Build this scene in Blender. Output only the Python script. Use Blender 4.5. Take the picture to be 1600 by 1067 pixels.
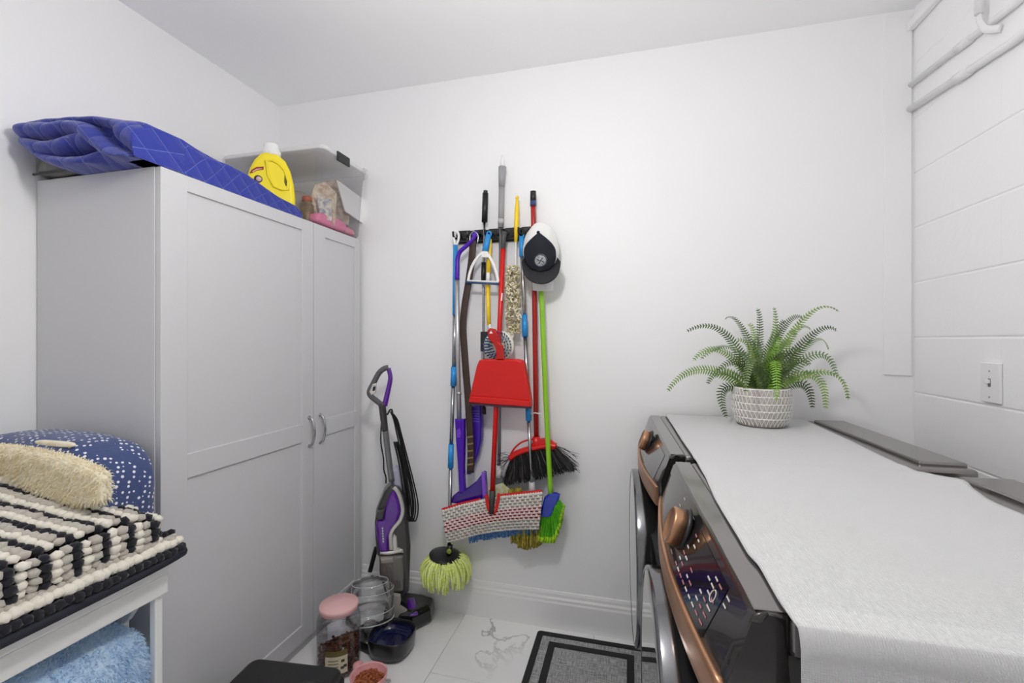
import bpy, bmesh, math, random
from mathutils import Vector, Matrix, noise
random.seed(7)
for o in list(bpy.data.objects): bpy.data.objects.remove(o)
S = bpy.context.scene; C = S.collection
PI = math.pi
# ---------------------------------------------------------------- camera, light, exposure
YAW = math.radians(14.6); CAMH = 1.29; FPX = 711.0; CXP = 800.0; CYP = 531.0
cd = bpy.data.cameras.new('camera'); cam = bpy.data.objects.new('camera', cd); C.objects.link(cam)
cd.sensor_width = 36; cd.lens = 36*FPX/1600; cd.clip_start = 0.02
cd.shift_y = (CYP-533.5)/1600
cam.location = (0, 0, CAMH); cam.rotation_euler = (PI/2, 0, YAW)
S.camera = cam
W = bpy.data.worlds.new('world'); S.world = W; W.use_nodes = True
W.node_tree.nodes['Background'].inputs[0].default_value = (1, 1, 1, 1)
W.node_tree.nodes['Background'].inputs[1].default_value = 0.4
S.view_settings.view_transform = 'Standard'; S.view_settings.look = 'None'
S.view_settings.gamma = 1; S.view_settings.use_curve_mapping = False
S.view_settings.exposure = 0.12
LAMPS = [((-0.28, 0.70, 2.01), 0.07, 122.0)]   # the globe pendant: position, radius, strength
S.cycles.max_bounces = 16; S.cycles.diffuse_bounces = 12; S.cycles.transparent_max_bounces = 16
# room
XL, XR, YB, YF, ZC = -1.81, 1.03, 2.03, -1.35, 2.53

_s, _c = math.sin(YAW), math.cos(YAW)
def ray(px, py):
    u = (px-CXP)/FPX; v = -(py-CYP)/FPX
    return Vector((-_s+u*_c, _c+u*_s, v))
def at(px, py, Y):            # a point of the wall-parallel plane at depth Y
    a = ray(px, py); t = Y/a.y
    return Vector((a.x*t, Y, CAMH+a.z*t))
def atX(px, py, X):
    a = ray(px, py); t = X/a.x
    return Vector((X, a.y*t, CAMH+a.z*t))
def atZ(px, py, Z):
    a = ray(px, py); t = (Z-CAMH)/a.z
    return Vector((a.x*t, a.y*t, Z))

# ---------------------------------------------------------------- materials
def lin(h):
    h = h.lstrip('#'); v = [int(h[i:i+2], 16)/255 for i in (0, 2, 4)]
    return tuple((x/12.92 if x <= .04045 else ((x+.055)/1.055)**2.4) for x in v)+(1,)
MATS = {}
def mat(name, col, rough=.5, metal=0, bump=None, var=None, coat=0, spec=.5, sheen=0, trans=0, emit=0, coords='Object', sss=0, stretch=None):
    if name in MATS: return MATS[name]
    m = bpy.data.materials.new(name); m.use_nodes = True; MATS[name] = m
    nt = m.node_tree; b = nt.nodes['Principled BSDF']; N = nt.nodes.new; L = nt.links.new
    c = lin(col); b.inputs['Base Color'].default_value = c; m.diffuse_color = c
    b.inputs['Roughness'].default_value = rough; b.inputs['Metallic'].default_value = metal
    b.inputs['Specular IOR Level'].default_value = spec
    if coat: b.inputs['Coat Weight'].default_value = coat; b.inputs['Coat Roughness'].default_value = .03
    if sheen: b.inputs['Sheen Weight'].default_value = sheen
    if trans: b.inputs['Transmission Weight'].default_value = trans
    if emit: b.inputs['Emission Color'].default_value = c; b.inputs['Emission Strength'].default_value = emit
    if bump or var:
        tc = N('ShaderNodeTexCoord'); co = tc.outputs[coords]
        if stretch:
            mp = N('ShaderNodeMapping'); mp.inputs['Scale'].default_value = stretch; L(co, mp.inputs[0]); co = mp.outputs[0]
    if bump:
        n = N('ShaderNodeTexNoise'); n.inputs['Scale'].default_value = bump[0]; n.inputs['Detail'].default_value = 4
        bp = N('ShaderNodeBump'); bp.inputs['Strength'].default_value = bump[1]; bp.inputs['Distance'].default_value = bump[2] if len(bump) > 2 else .002
        L(co, n.inputs['Vector']); L(n.outputs['Fac'], bp.inputs['Height']); L(bp.outputs[0], b.inputs['Normal'])
    if var:
        n = N('ShaderNodeTexNoise'); n.inputs['Scale'].default_value = var[0]; n.inputs['Detail'].default_value = 3
        r = N('ShaderNodeValToRGB'); r.color_ramp.elements[0].position = .38; r.color_ramp.elements[1].position = .62
        r.color_ramp.elements[0].color = c; r.color_ramp.elements[1].color = lin(var[1])
        L(co, n.inputs['Vector']); L(n.outputs['Fac'], r.inputs[0]); L(r.outputs[0], b.inputs['Base Color'])
    return m
def clear(name, tint='#F2F2F4', rough=.04, base=.06, gloss=1.0, haze=None):   # thin clear plastic: see-through with a Fresnel gloss
    if name in MATS: return MATS[name]
    m = bpy.data.materials.new(name); m.use_nodes = True; MATS[name] = m
    nt = m.node_tree; nt.nodes.clear(); N = nt.nodes.new; L = nt.links.new
    t = N('ShaderNodeBsdfTransparent'); t.inputs[0].default_value = lin(tint)
    g = N('ShaderNodeBsdfGlossy'); g.inputs['Roughness'].default_value = rough
    lw = N('ShaderNodeLayerWeight'); lw.inputs['Blend'].default_value = .35
    ma = N('ShaderNodeMath'); ma.operation = 'MULTIPLY_ADD'; ma.inputs[1].default_value = .55*gloss; ma.inputs[2].default_value = base
    mx = N('ShaderNodeMixShader'); o = N('ShaderNodeOutputMaterial')
    L(lw.outputs['Fresnel'], ma.inputs[0]); L(ma.outputs[0], mx.inputs[0]); L(t.outputs[0], mx.inputs[1]); L(g.outputs[0], mx.inputs[2])
    last = mx
    if haze:
        d = N('ShaderNodeBsdfDiffuse'); d.inputs[0].default_value = lin(haze[0]); m2 = N('ShaderNodeMixShader'); m2.inputs[0].default_value = haze[1]
        L(mx.outputs[0], m2.inputs[1]); L(d.outputs[0], m2.inputs[2]); last = m2
    L(last.outputs[0], o.inputs[0]); m.diffuse_color = lin(tint)
    return m

# ---------------------------------------------------------------- mesh helpers
def B(): return bmesh.new()
def _merge(bm, tmp, M=None, mi=0):
    if M is not None: bmesh.ops.transform(tmp, matrix=M, verts=tmp.verts)
    vs = [bm.verts.new(v.co) for v in tmp.verts]
    tmp.verts.index_update()
    for f in tmp.faces:
        try: nf = bm.faces.new([vs[v.index] for v in f.verts]); nf.material_index = mi; nf.smooth = f.smooth
        except ValueError: pass
    tmp.free()
def box(bm, lo, hi, bev=0, seg=2, M=None, mi=0):
    t = B(); bmesh.ops.create_cube(t, size=1)
    lo, hi = Vector(lo), Vector(hi)
    for v in t.verts: v.co = Vector(((lo[i]+hi[i])/2+v.co[i]*(hi[i]-lo[i]) for i in range(3)))
    if bev: bmesh.ops.bevel(t, geom=t.edges[:], offset=bev, segments=seg, profile=.5, affect='EDGES')
    _merge(bm, t, M, mi); return bm
def prism(bm, poly, z0, z1, bev=0, seg=2, M=None, mi=0, taper=None):
    """polygon in local xy, extruded in local z"""
    t = B(); n = len(poly)
    a = [t.verts.new((x, y, z0)) for x, y in poly]
    if taper:
        cx = sum(p[0] for p in poly)/n; cy = sum(p[1] for p in poly)/n
        b = [t.verts.new((cx+(x-cx)*taper, cy+(y-cy)*taper, z1)) for x, y in poly]
    else: b = [t.verts.new((x, y, z1)) for x, y in poly]
    t.faces.new(a[::-1]); t.faces.new(b)
    for i in range(n): t.faces.new((a[i], a[(i+1) % n], b[(i+1) % n], b[i]))
    bmesh.ops.recalc_face_normals(t, faces=t.faces[:])
    if bev:
        caps = [e for e in t.edges if (abs(e.verts[0].co.z-e.verts[1].co.z) < 1e-7)]
        bmesh.ops.bevel(t, geom=caps, offset=bev, segments=seg, profile=.5, affect='EDGES', clamp_overlap=True)
    _merge(bm, t, M, mi); return bm
def tube(bm, pts, r, n=10, cap=True, closed=False, mi=0, flat=1.0, flatdir=None, smooth=True):
    pts = [Vector(p) for p in pts]; k = len(pts)
    rs = r if isinstance(r, (list, tuple)) else [r]*k
    rings = []; prev = None
    for i, p in enumerate(pts):
        if closed: d = pts[(i+1) % k]-pts[i-1]
        else: d = pts[min(i+1, k-1)]-pts[max(i-1, 0)]
        d.normalize() if d.length > 1e-9 else None
        if flatdir is not None:
            y = Vector(flatdir); y = (y-d*y.dot(d)).normalized(); x = y.cross(d)
        else:
            if prev is None:
                a = Vector((0, 0, 1)) if abs(d.z) < .9 else Vector((0, 1, 0))
                x = d.cross(a).normalized()
            else: x = (prev-d*prev.dot(d)).normalized()
            prev = x; y = d.cross(x)
        rings.append([bm.verts.new(p+x*rs[i]*math.cos(2*PI*j/n)+y*rs[i]*flat*math.sin(2*PI*j/n)) for j in range(n)])
    m = k if closed else k-1
    for i in range(m):
        a, b = rings[i], rings[(i+1) % k]
        for j in range(n):
            f = bm.faces.new((a[j], a[(j+1) % n], b[(j+1) % n], b[j])); f.smooth = smooth; f.material_index = mi
    if cap and not closed:
        f = bm.faces.new(rings[0][::-1]); f.material_index = mi
        f = bm.faces.new(rings[-1]); f.material_index = mi
    return bm
def lathe(bm, prof, M=None, n=32, mi=0, sx=1, sy=1, cap=True):
    t = B(); rings = []
    for r, z in prof:
        rings.append([t.verts.new((r*sx*math.cos(2*PI*j/n), r*sy*math.sin(2*PI*j/n), z)) for j in range(n)])
    for a, b in zip(rings, rings[1:]):
        for j in range(n):
            f = t.faces.new((a[j], a[(j+1) % n], b[(j+1) % n], b[j])); f.smooth = True
    if cap:
        if prof[0][0] > 1e-6: t.faces.new(rings[0][::-1])
        if prof[-1][0] > 1e-6: t.faces.new(rings[-1])
    bmesh.ops.remove_doubles(t, verts=t.verts[:], dist=1e-6)
    _merge(bm, t, M, mi); return bm
def blob(bm, c, r, M=None, sub=1, mi=0):
    t = B(); bmesh.ops.create_icosphere(t, subdivisions=sub, radius=1)
    for f in t.faces: f.smooth = True
    R = Matrix.Translation(Vector(c)) @ (M or Matrix.Identity(4)) @ Matrix.Diagonal((r[0], r[1], r[2], 1))
    _merge(bm, t, R, mi); return bm
def grid(bm, fn, nu, nv, mi=0, closeu=False, smooth=True):
    vs = [[bm.verts.new(fn(i/(nu if closeu else nu-1), j/(nv-1))) for j in range(nv)] for i in range(nu)]
    for i in range(nu if closeu else nu-1):
        for j in range(nv-1):
            i2 = (i+1) % nu
            f = bm.faces.new((vs[i][j], vs[i2][j], vs[i2][j+1], vs[i][j+1])); f.smooth = smooth; f.material_index = mi
    return vs
def smoothpath(pts, k=6, closed=False):
    pts = [Vector(p) for p in pts]; out = []; n = len(pts)
    rng = range(n) if closed else range(n-1)
    for i in rng:
        if closed: p0, p1, p2, p3 = pts[i-1], pts[i], pts[(i+1) % n], pts[(i+2) % n]
        else: p0, p1, p2, p3 = pts[max(i-1, 0)], pts[i], pts[i+1], pts[min(i+2, n-1)]
        for j in range(k):
            t = j/k
            out.append(.5*((2*p1)+(p2-p0)*t+(2*p0-5*p1+4*p2-p3)*t*t+(3*p1-p0-3*p2+p3)*t**3))
    if not closed: out.append(pts[-1])
    return out
def lerp(a, b, t): return a+(b-a)*t
def rrect(x0, y0, x1, y1, r, k=5):
    o = []
    for cx, cy, a in ((x1-r, y1-r, 0), (x0+r, y1-r, 90), (x0+r, y0+r, 180), (x1-r, y0+r, 270)):
        for i in range(k+1):
            t = math.radians(a+90*i/k); o.append((cx+r*math.cos(t), cy+r*math.sin(t)))
    return o
def frame(o, x, y, z=None):
    x = Vector(x).normalized(); y = Vector(y); y = (y-x*y.dot(x)).normalized(); z = x.cross(y)
    M = Matrix.Identity(4)
    for i, v in enumerate((x, y, z)):
        for k in range(3): M[k][i] = v[k]
    for k in range(3): M[k][3] = o[k]
    return M

# ---------------------------------------------------------------- object helpers
WM = {}
def wm(o):
    return WM.get(o.name, Matrix.Identity(4))
def obj(name, bm, m, parent=None, smooth=None, local=False, solid=0, subsurf=0, kind=None, autosmooth=True):
    if parent is not None and not local: bmesh.ops.transform(bm, matrix=wm(parent).inverted(), verts=bm.verts)
    bmesh.ops.recalc_face_normals(bm, faces=bm.faces[:]) if not solid else None
    me = bpy.data.meshes.new(name); bm.to_mesh(me); bm.free()
    for mm in (m if isinstance(m, (list, tuple)) else [m]): me.materials.append(mm)
    if smooth is not None: me.polygons.foreach_set('use_smooth', [smooth]*len(me.polygons))
    o = bpy.data.objects.new(name, me); C.objects.link(o)
    WM[o.name] = wm(parent).copy() if parent is not None else Matrix.Identity(4)
    if parent is not None: o.parent = parent
    if solid:
        md = o.modifiers.new('thickness', 'SOLIDIFY'); md.thickness = solid; md.offset = 0
    if subsurf:
        md = o.modifiers.new('subsurf', 'SUBSURF'); md.levels = subsurf; md.render_levels = subsurf
    if kind: o['kind'] = kind
    return o
def tag(o, label, cat, group=None, kind=None):
    o['label'] = label; o['category'] = cat
    if group: o['group'] = group
    if kind: o['kind'] = kind
    return o
def thing(name, label, cat, loc=(0, 0, 0), rz=0, group=None):
    o = bpy.data.objects.new(name, None); C.objects.link(o); o.empty_display_size = .05
    o.location = loc; o.rotation_euler = (0, 0, rz)
    WM[o.name] = Matrix.Translation(Vector(loc)) @ Matrix.Rotation(rz, 4, 'Z')
    return tag(o, label, cat, group)
def struct(name, bm, m, parent=None, **k):
    o = obj(name, bm, m, parent, **k)
    if parent is None: o['kind'] = 'structure'
    return o
def recenter(o, loc):
    """put the origin of a single-mesh thing at its base"""
    loc = Vector(loc); o.data.transform(Matrix.Translation(-loc)); o.location = loc
    WM[o.name] = Matrix.Translation(loc); return o
def instance(name, me, parent, loc, rot=(0, 0, 0), scale=(1, 1, 1)):
    o = bpy.data.objects.new(name, me); C.objects.link(o); o.location = loc; o.rotation_euler = rot; o.scale = scale
    o.parent = parent; return o

# ---------------------------------------------------------------- common materials
white = mat('wall_paint', '#F1F1F2', .5, bump=(5, .22, .005))
ceilm = mat('ceiling_paint', '#F7F7F8', .7, bump=(60, .25, .002))
blockm = mat('block_paint', '#F2F2F3', .5, bump=(22, .35, .004))
trimm = mat('trim_paint', '#EDEDED', .35, bump=(20, .1, .001))
grout = mat('grout', '#C4C4C6', .8)
cabm = mat('cabinet_laminate', '#CCCCCF', .42)
blackp = mat('black_plastic', '#161617', .38)
blackg = mat('black_gloss', '#0B0B0C', .12, coat=.6)
chrome = mat('brushed_chrome', '#B9BBBD', .22, metal=1)
steel = mat('steel_tube', '#A9ABAE', .25, metal=1)
whitep = mat('white_plastic', '#EDEDEB', .35)
bluep = mat('sky_blue_plastic', '#2B8FD8', .32)
redp = mat('red_plastic', '#D0140F', .28)
purple = mat('purple_plastic', '#4A12A8', .22)

# ---------------------------------------------------------------- structure
bm = B(); box(bm, (XL-.1, YF-.1, -.06), (XR+.1, YB+.1, -.006)); floor = struct('floor', bm, grout)
def marble():
    m = bpy.data.materials.new('marble_tile'); m.use_nodes = True; nt = m.node_tree; N = nt.nodes.new; L = nt.links.new
    b = nt.nodes['Principled BSDF']; b.inputs['Roughness'].default_value = .16
    g = N('ShaderNodeNewGeometry')
    def vein(scale, dist, w0, w1, off):
        mp = N('ShaderNodeMapping'); mp.inputs['Location'].default_value = off; mp.inputs['Scale'].default_value = (1, 1, 1); L(g.outputs['Position'], mp.inputs[0])
        nz = N('ShaderNodeTexNoise'); nz.inputs['Scale'].default_value = scale; nz.inputs['Detail'].default_value = 6; nz.inputs['Distortion'].default_value = dist
        L(mp.outputs[0], nz.inputs['Vector'])
        s = N('ShaderNodeMath'); s.operation = 'SUBTRACT'; s.inputs[1].default_value = .5; L(nz.outputs['Fac'], s.inputs[0])
        a = N('ShaderNodeMath'); a.operation = 'ABSOLUTE'; L(s.outputs[0], a.inputs[0])
        r = N('ShaderNodeMapRange'); r.inputs['From Min'].default_value = w0; r.inputs['From Max'].default_value = w1; r.inputs['To Min'].default_value = 1; r.inputs['To Max'].default_value = 0
        L(a.outputs[0], r.inputs['Value']); return r.outputs[0]
    v1 = vein(1.5, .45, 0, .006, (3.1, 1.2, 0)); v2 = vein(.8, .5, 0, .12, (5, 7, 0))
    n2 = N('ShaderNodeTexNoise'); n2.inputs['Scale'].default_value = 1.3; L(g.outputs['Position'], n2.inputs['Vector'])
    r2 = N('ShaderNodeMapRange'); r2.inputs['From Min'].default_value = .42; r2.inputs['From Max'].default_value = .6; L(n2.outputs['Fac'], r2.inputs['Value'])
    mu = N('ShaderNodeMath'); mu.operation = 'MULTIPLY'; L(v1, mu.inputs[0]); L(r2.outputs[0], mu.inputs[1])
    mx1 = N('ShaderNodeMix'); mx1.data_type = 'RGBA'; mx1.inputs['A'].default_value = lin('#F6F6F5'); mx1.inputs['B'].default_value = lin('#EBEBEC'); L(v2, mx1.inputs['Factor'])
    mx2 = N('ShaderNodeMix'); mx2.data_type = 'RGBA'; mx2.inputs['B'].default_value = lin('#8A8680'); L(mu.outputs[0], mx2.inputs['Factor']); L(mx1.outputs['Result'], mx2.inputs['A'])
    L(mx2.outputs['Result'], b.inputs['Base Color']); return m
tilem = marble()
TW, TL = .60, 1.20
bm = B(); box(bm, (0, 0, -.006), (TW-.002, TL-.002, 0), .0008, 1); tme = obj('tile', bm, tilem).data
bpy.data.objects.remove(bpy.data.objects['tile'])
xi = -.752
for i in range(-2, 3):
    x0 = xi+TW*i
    for j in range(-1, 3):
        y0 = 2.03-1.0-1.2*j+(.0 if i % 2 else .6)
        a0, a1 = max(x0, XL), min(x0+TW, XR); b0, b1 = max(y0, YF), min(y0+TL, YB)
        if a1-a0 < .02 or b1-b0 < .02: continue
        instance('tile', tme, floor, (a0, b0, 0), (0, 0, 0), ((a1-a0)/TW, (b1-b0)/TL, 1))
bm = B(); box(bm, (XL-.1, YF-.1, ZC), (XR+.1, YB+.1, ZC+.08)); struct('ceiling', bm, ceilm)
bm = B(); box(bm, (XL-.1, YF-.1, 0), (XL, YB+.1, ZC)); struct('wall_left', bm, white)
bm = B(); box(bm, (XL, YB, 0), (XR+.1, YB+.1, ZC)); struct('wall_back', bm, white)
bm = B()
box(bm, (XL, YF-.1, 0), (-.45, YF, ZC)); box(bm, (.45, YF-.1, 0), (XR+.1, YF, ZC)); box(bm, (-.45, YF-.1, 2.05), (.45, YF, ZC)); struct('wall_front', bm, white)
bm = B(); box(bm, (-.45, YF-.07, 0.005), (.45, YF-.03, 2.05), .003); d1 = struct('door_1', bm, trimm)
for z0, z1 in ((.15, .95), (1.1, 1.9)):
    for x0, x1 in ((-.35, -.05), (.05, .35)):
        bm = B(); box(bm, (x0, YF-.032, z0), (x1, YF-.022, z1), .006); obj('panel', bm, trimm, d1)
bm = B(); tube(bm, [(.36, YF-.03, 1.0), (.36, YF+.03, 1.0)], .012); blob(bm, (.36, YF+.045, 1.0), (.028, .024, .028), sub=2); obj('handle', bm, chrome, d1)
# right wall of painted concrete block
JX = XR
bm = B(); box(bm, (JX-.0012, YF, 0), (XR+.1, YB, ZC)); wr = struct('wall_right', bm, blockm)
BL, BH = .4064, .2040
bm = B(); prism(bm, [(.02, .0018), (-.0010, .0018), (-.0030, .0032), (-.0038, .006), (-.0038, BH-.006), (-.0030, BH-.0032), (-.0010, BH-.0018), (.02, BH-.0018)], -BL+.0002, -.0002, 0, M=frame((0, 0, 0), (1, 0, 0), (0, 0, 1))); bme = obj('block', bm, blockm).data
bpy.data.objects.remove(bpy.data.objects['block'])
z0s = .891-BH*5
for r in range(0, 14):
    z = z0s+BH*r
    za, zb = max(z, 0), min(z+BH, ZC)
    if zb-za < .02: continue
    y = YB-.012-BL*(.5 if r % 2 else 1.0)
    first = True; top = YB-.004
    while top > YF:
        lo = max(y, YF)
        instance('block', bme, wr, (XR, lo, za), (0, 0, 0), (1, (top-lo)/BL, (zb-za)/BH))
        top = lo; y = lo-BL
        if lo <= YF: break
# corner board and the short ledge under the ceiling on the right
bm = B(); prism(bm, [(XR-.10, 1.158), (XR-.012, 1.154), (XR-.012, 2.30), (XR-.010, 2.44), (XR-.018, 2.505), (XR-.10, 2.51)], 0, .007, .0015, 1, frame((0, YB, 0), (1, 0, 0), (0, 0, 1)))
struct('trim_1', bm, white)
bm = B(); box(bm, (XR-.03, YF+.002, 2.445), (XR-.006, YB-.008, 2.475), .004); struct('trim_2', bm, white)
# baseboard
prof = [(0, 0), (.016, 0), (.016, .112), (.013, .120), (.013, .130), (.008, .138), (.007, .150), (.004, .160), (0, .162)]
bm = B(); prism(bm, [(a, z) for a, z in prof], -1.305, XR-.008, 0, M=frame((0, YB, 0), (0, -1, 0), (0, 0, 1)))
bmesh.ops.scale(bm, vec=(-1, 1, 1), verts=bm.verts)
bmesh.ops.translate(bm, vec=(0, 0, 0), verts=bm.verts)
xs = [v.co.x for v in bm.verts]
sh = -1.305-min(xs)
bmesh.ops.translate(bm, vec=(sh, 0, 0), verts=bm.verts)
struct('baseboard_back', bm, trimm)
# conduit on the right wall
pipem = mat('painted_pipe', '#EBEBEC', .4)
def conduit(label, za, zb, r):
    t = thing('conduit', label, 'pipe', (XR-.006-r, 0, za), 0, 'painted conduits on the block wall')
    x = XR-.007-r
    bm = B(); tube(bm, [(x, YB-.01, za), (x, 1.55, zb), (x, YF+.01, zb)], r, 12); obj('pipe', bm, pipem, t)
    bm = B(); tube(bm, [(x, 1.775, lerp(za, zb, .53)), (x, 1.71, lerp(za, zb, .66))], r*1.3, 12); obj('coupling', bm, pipem, t)
    return t
c1 = conduit('upper white painted conduit with a strap on block wall', 2.243, 2.205, .0095)
c2 = conduit('lower white painted conduit running along block wall', 2.152, 2.105, .0115)
bm = B(); x = XR-.017
tube(bm, smoothpath([(x-.012, 1.655, 2.33), (x-.016, 1.65, 2.24), (x-.012, 1.63, 2.195), (x+.003, 1.60, 2.175)], 5), .011, 8, flat=.4, flatdir=(1, 0, 0)); obj('strap', bm, pipem, c1)
tg = thing('drop_conduit', 'short vertical white conduit dropping from the ceiling by block wall', 'pipe', (XR-.03, 1.64, 2.25))
bm = B(); tube(bm, [(XR-.036, 1.645, ZC-.002), (XR-.036, 1.645, 2.25)], .011, 10); obj('pipe', bm, pipem, tg)
bm = B(); tube(bm, [(XR-.036, 1.585, ZC-.002), (XR-.036, 1.585, 2.27)], .008, 10); obj('pipe', bm, pipem, tg)
# light switch on the block wall
p = atX(1555, 598, XR); sy, sz = p.y, p.z
t = thing('light_switch', 'white painted toggle light switch on the block wall', 'switch', (XR-.006, sy, sz))
bm = B(); box(bm, (XR-.014, sy-.036, sz-.058), (XR-.005, sy+.036, sz+.058), .002); obj('plate', bm, pipem, t)
bm = B(); box(bm, (XR-.0145, sy-.005, sz-.012), (XR-.0135, sy+.005, sz+.012)); obj('slot', bm, mat('switch_slot', '#6E6A66', .6), t)
bm = B(); box(bm, (XR-.026, sy-.0035, sz-.002), (XR-.013, sy+.0035, sz+.009), .001); obj('toggle', bm, pipem, t)
for dz in (-.042, .034):
    bm = B(); lathe(bm, [(0, 0), (.003, 0), (.003, .001), (0, .0014)], frame((XR-.0142, sy, sz+dz), (0, 1, 0), (0, 0, -1)), 10); obj('screw', bm, mat('screw_paint', '#B5B5B5', .5), t)
# the lamp of the room: a globe pendant in the middle, above the frame
for (lx, ly, lz), lr, ls in LAMPS:
    t = thing('pendant_lamp', 'white globe pendant lamp hanging in the middle of the room', 'lamp', (lx, ly, ZC))
    bm = B(); lathe(bm, [(.055, -.0005), (.055, -.016), (.048, -.022), (0, -.022)], Matrix.Translation((lx, ly, ZC)), 32); obj('canopy', bm, whitep, t)
    bm = B(); tube(bm, [(lx, ly, ZC-.02), (lx, ly, lz+lr-.004)], .004, 8); obj('cord', bm, whitep, t)
    bm = B(); lathe(bm, [(lr*math.sin(a), -lr*math.cos(a)) for a in [i*PI/20 for i in range(21)]], Matrix.Translation((lx, ly, lz)), 40)
    obj('globe', bm, mat('lamp_glow', '#FFFDFA', .4, emit=ls), t)
# ---------------------------------------------------------------- tall grey cabinet
cx0, cx1, cy0, cy1, ch = -1.806, -1.326, 1.008, 2.006, 1.79
t = thing('wardrobe_cabinet', 'tall pale grey two door cabinet standing in the left corner', 'cabinet', (-1.56, 1.5, 0))
for ya, yb in ((cy0, cy0+.018), (cy1-.018, cy1)):
    bm = B(); box(bm, (cx0, ya, 0), (cx1, yb, ch), .001, 1); obj('side_panel', bm, cabm, t)
bm = B(); box(bm, (cx0, cy0+.018, ch-.018), (cx1, cy1-.018, ch), .001, 1); obj('top_panel', bm, cabm, t)
bm = B(); box(bm, (cx0, cy0+.018, .06), (cx0+.006, cy1-.018, ch-.018)); obj('back_panel', bm, cabm, t)
bm = B(); box(bm, (cx0+.006, cy0+.018, .045), (cx1, cy1-.018, .063)); obj('bottom_panel', bm, cabm, t)
bm = B(); box(bm, (cx1-.016, cy0+.018, 0), (cx1, cy1-.018, .040), .001, 1); obj('plinth', bm, cabm, t)
dx0, dx1 = cx1+.001, cx1+.021
def door(ya, yb, sa, sb, hy):
    bm = B(); z0, z1 = .047, ch-.001
    rails = [(z0, .115), (.868, .942), (1.742, z1)]
    for a, b in ((ya, ya+sa), (yb-sb, yb)): box(bm, (dx0, a, z0), (dx1, b, z1), .0012, 1)
    for a, b in rails: box(bm, (dx0, ya+sa-.0006, a), (dx1, yb-sb+.0006, b), .0012, 1)
    d = obj('door', bm, cabm, t)
    for a, b in ((.115, .868), (.942, 1.742)):
        bm = B(); box(bm, (dx0+.002, ya+sa, a), (dx1-.007, yb-sb, b)); obj('panel', bm, cabm, d)
    bm = B()
    za, zb = .845, .965
    tube(bm, smoothpath([(dx1, hy, za), (dx1+.018, hy, za+.012), (dx1+.028, hy, (za+zb)/2), (dx1+.018, hy, zb-.012), (dx1, hy, zb)], 5), .0052, 10)
    for z in (za, zb): tube(bm, [(dx1, hy, z), (dx1+.003, hy, z)], .008, 10)
    obj('handle', bm, chrome, d)
door(cy0+.002, 1.660, .082, .068, 1.632)
door(1.664, cy1-.001, .075, .042, 1.700)

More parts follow.
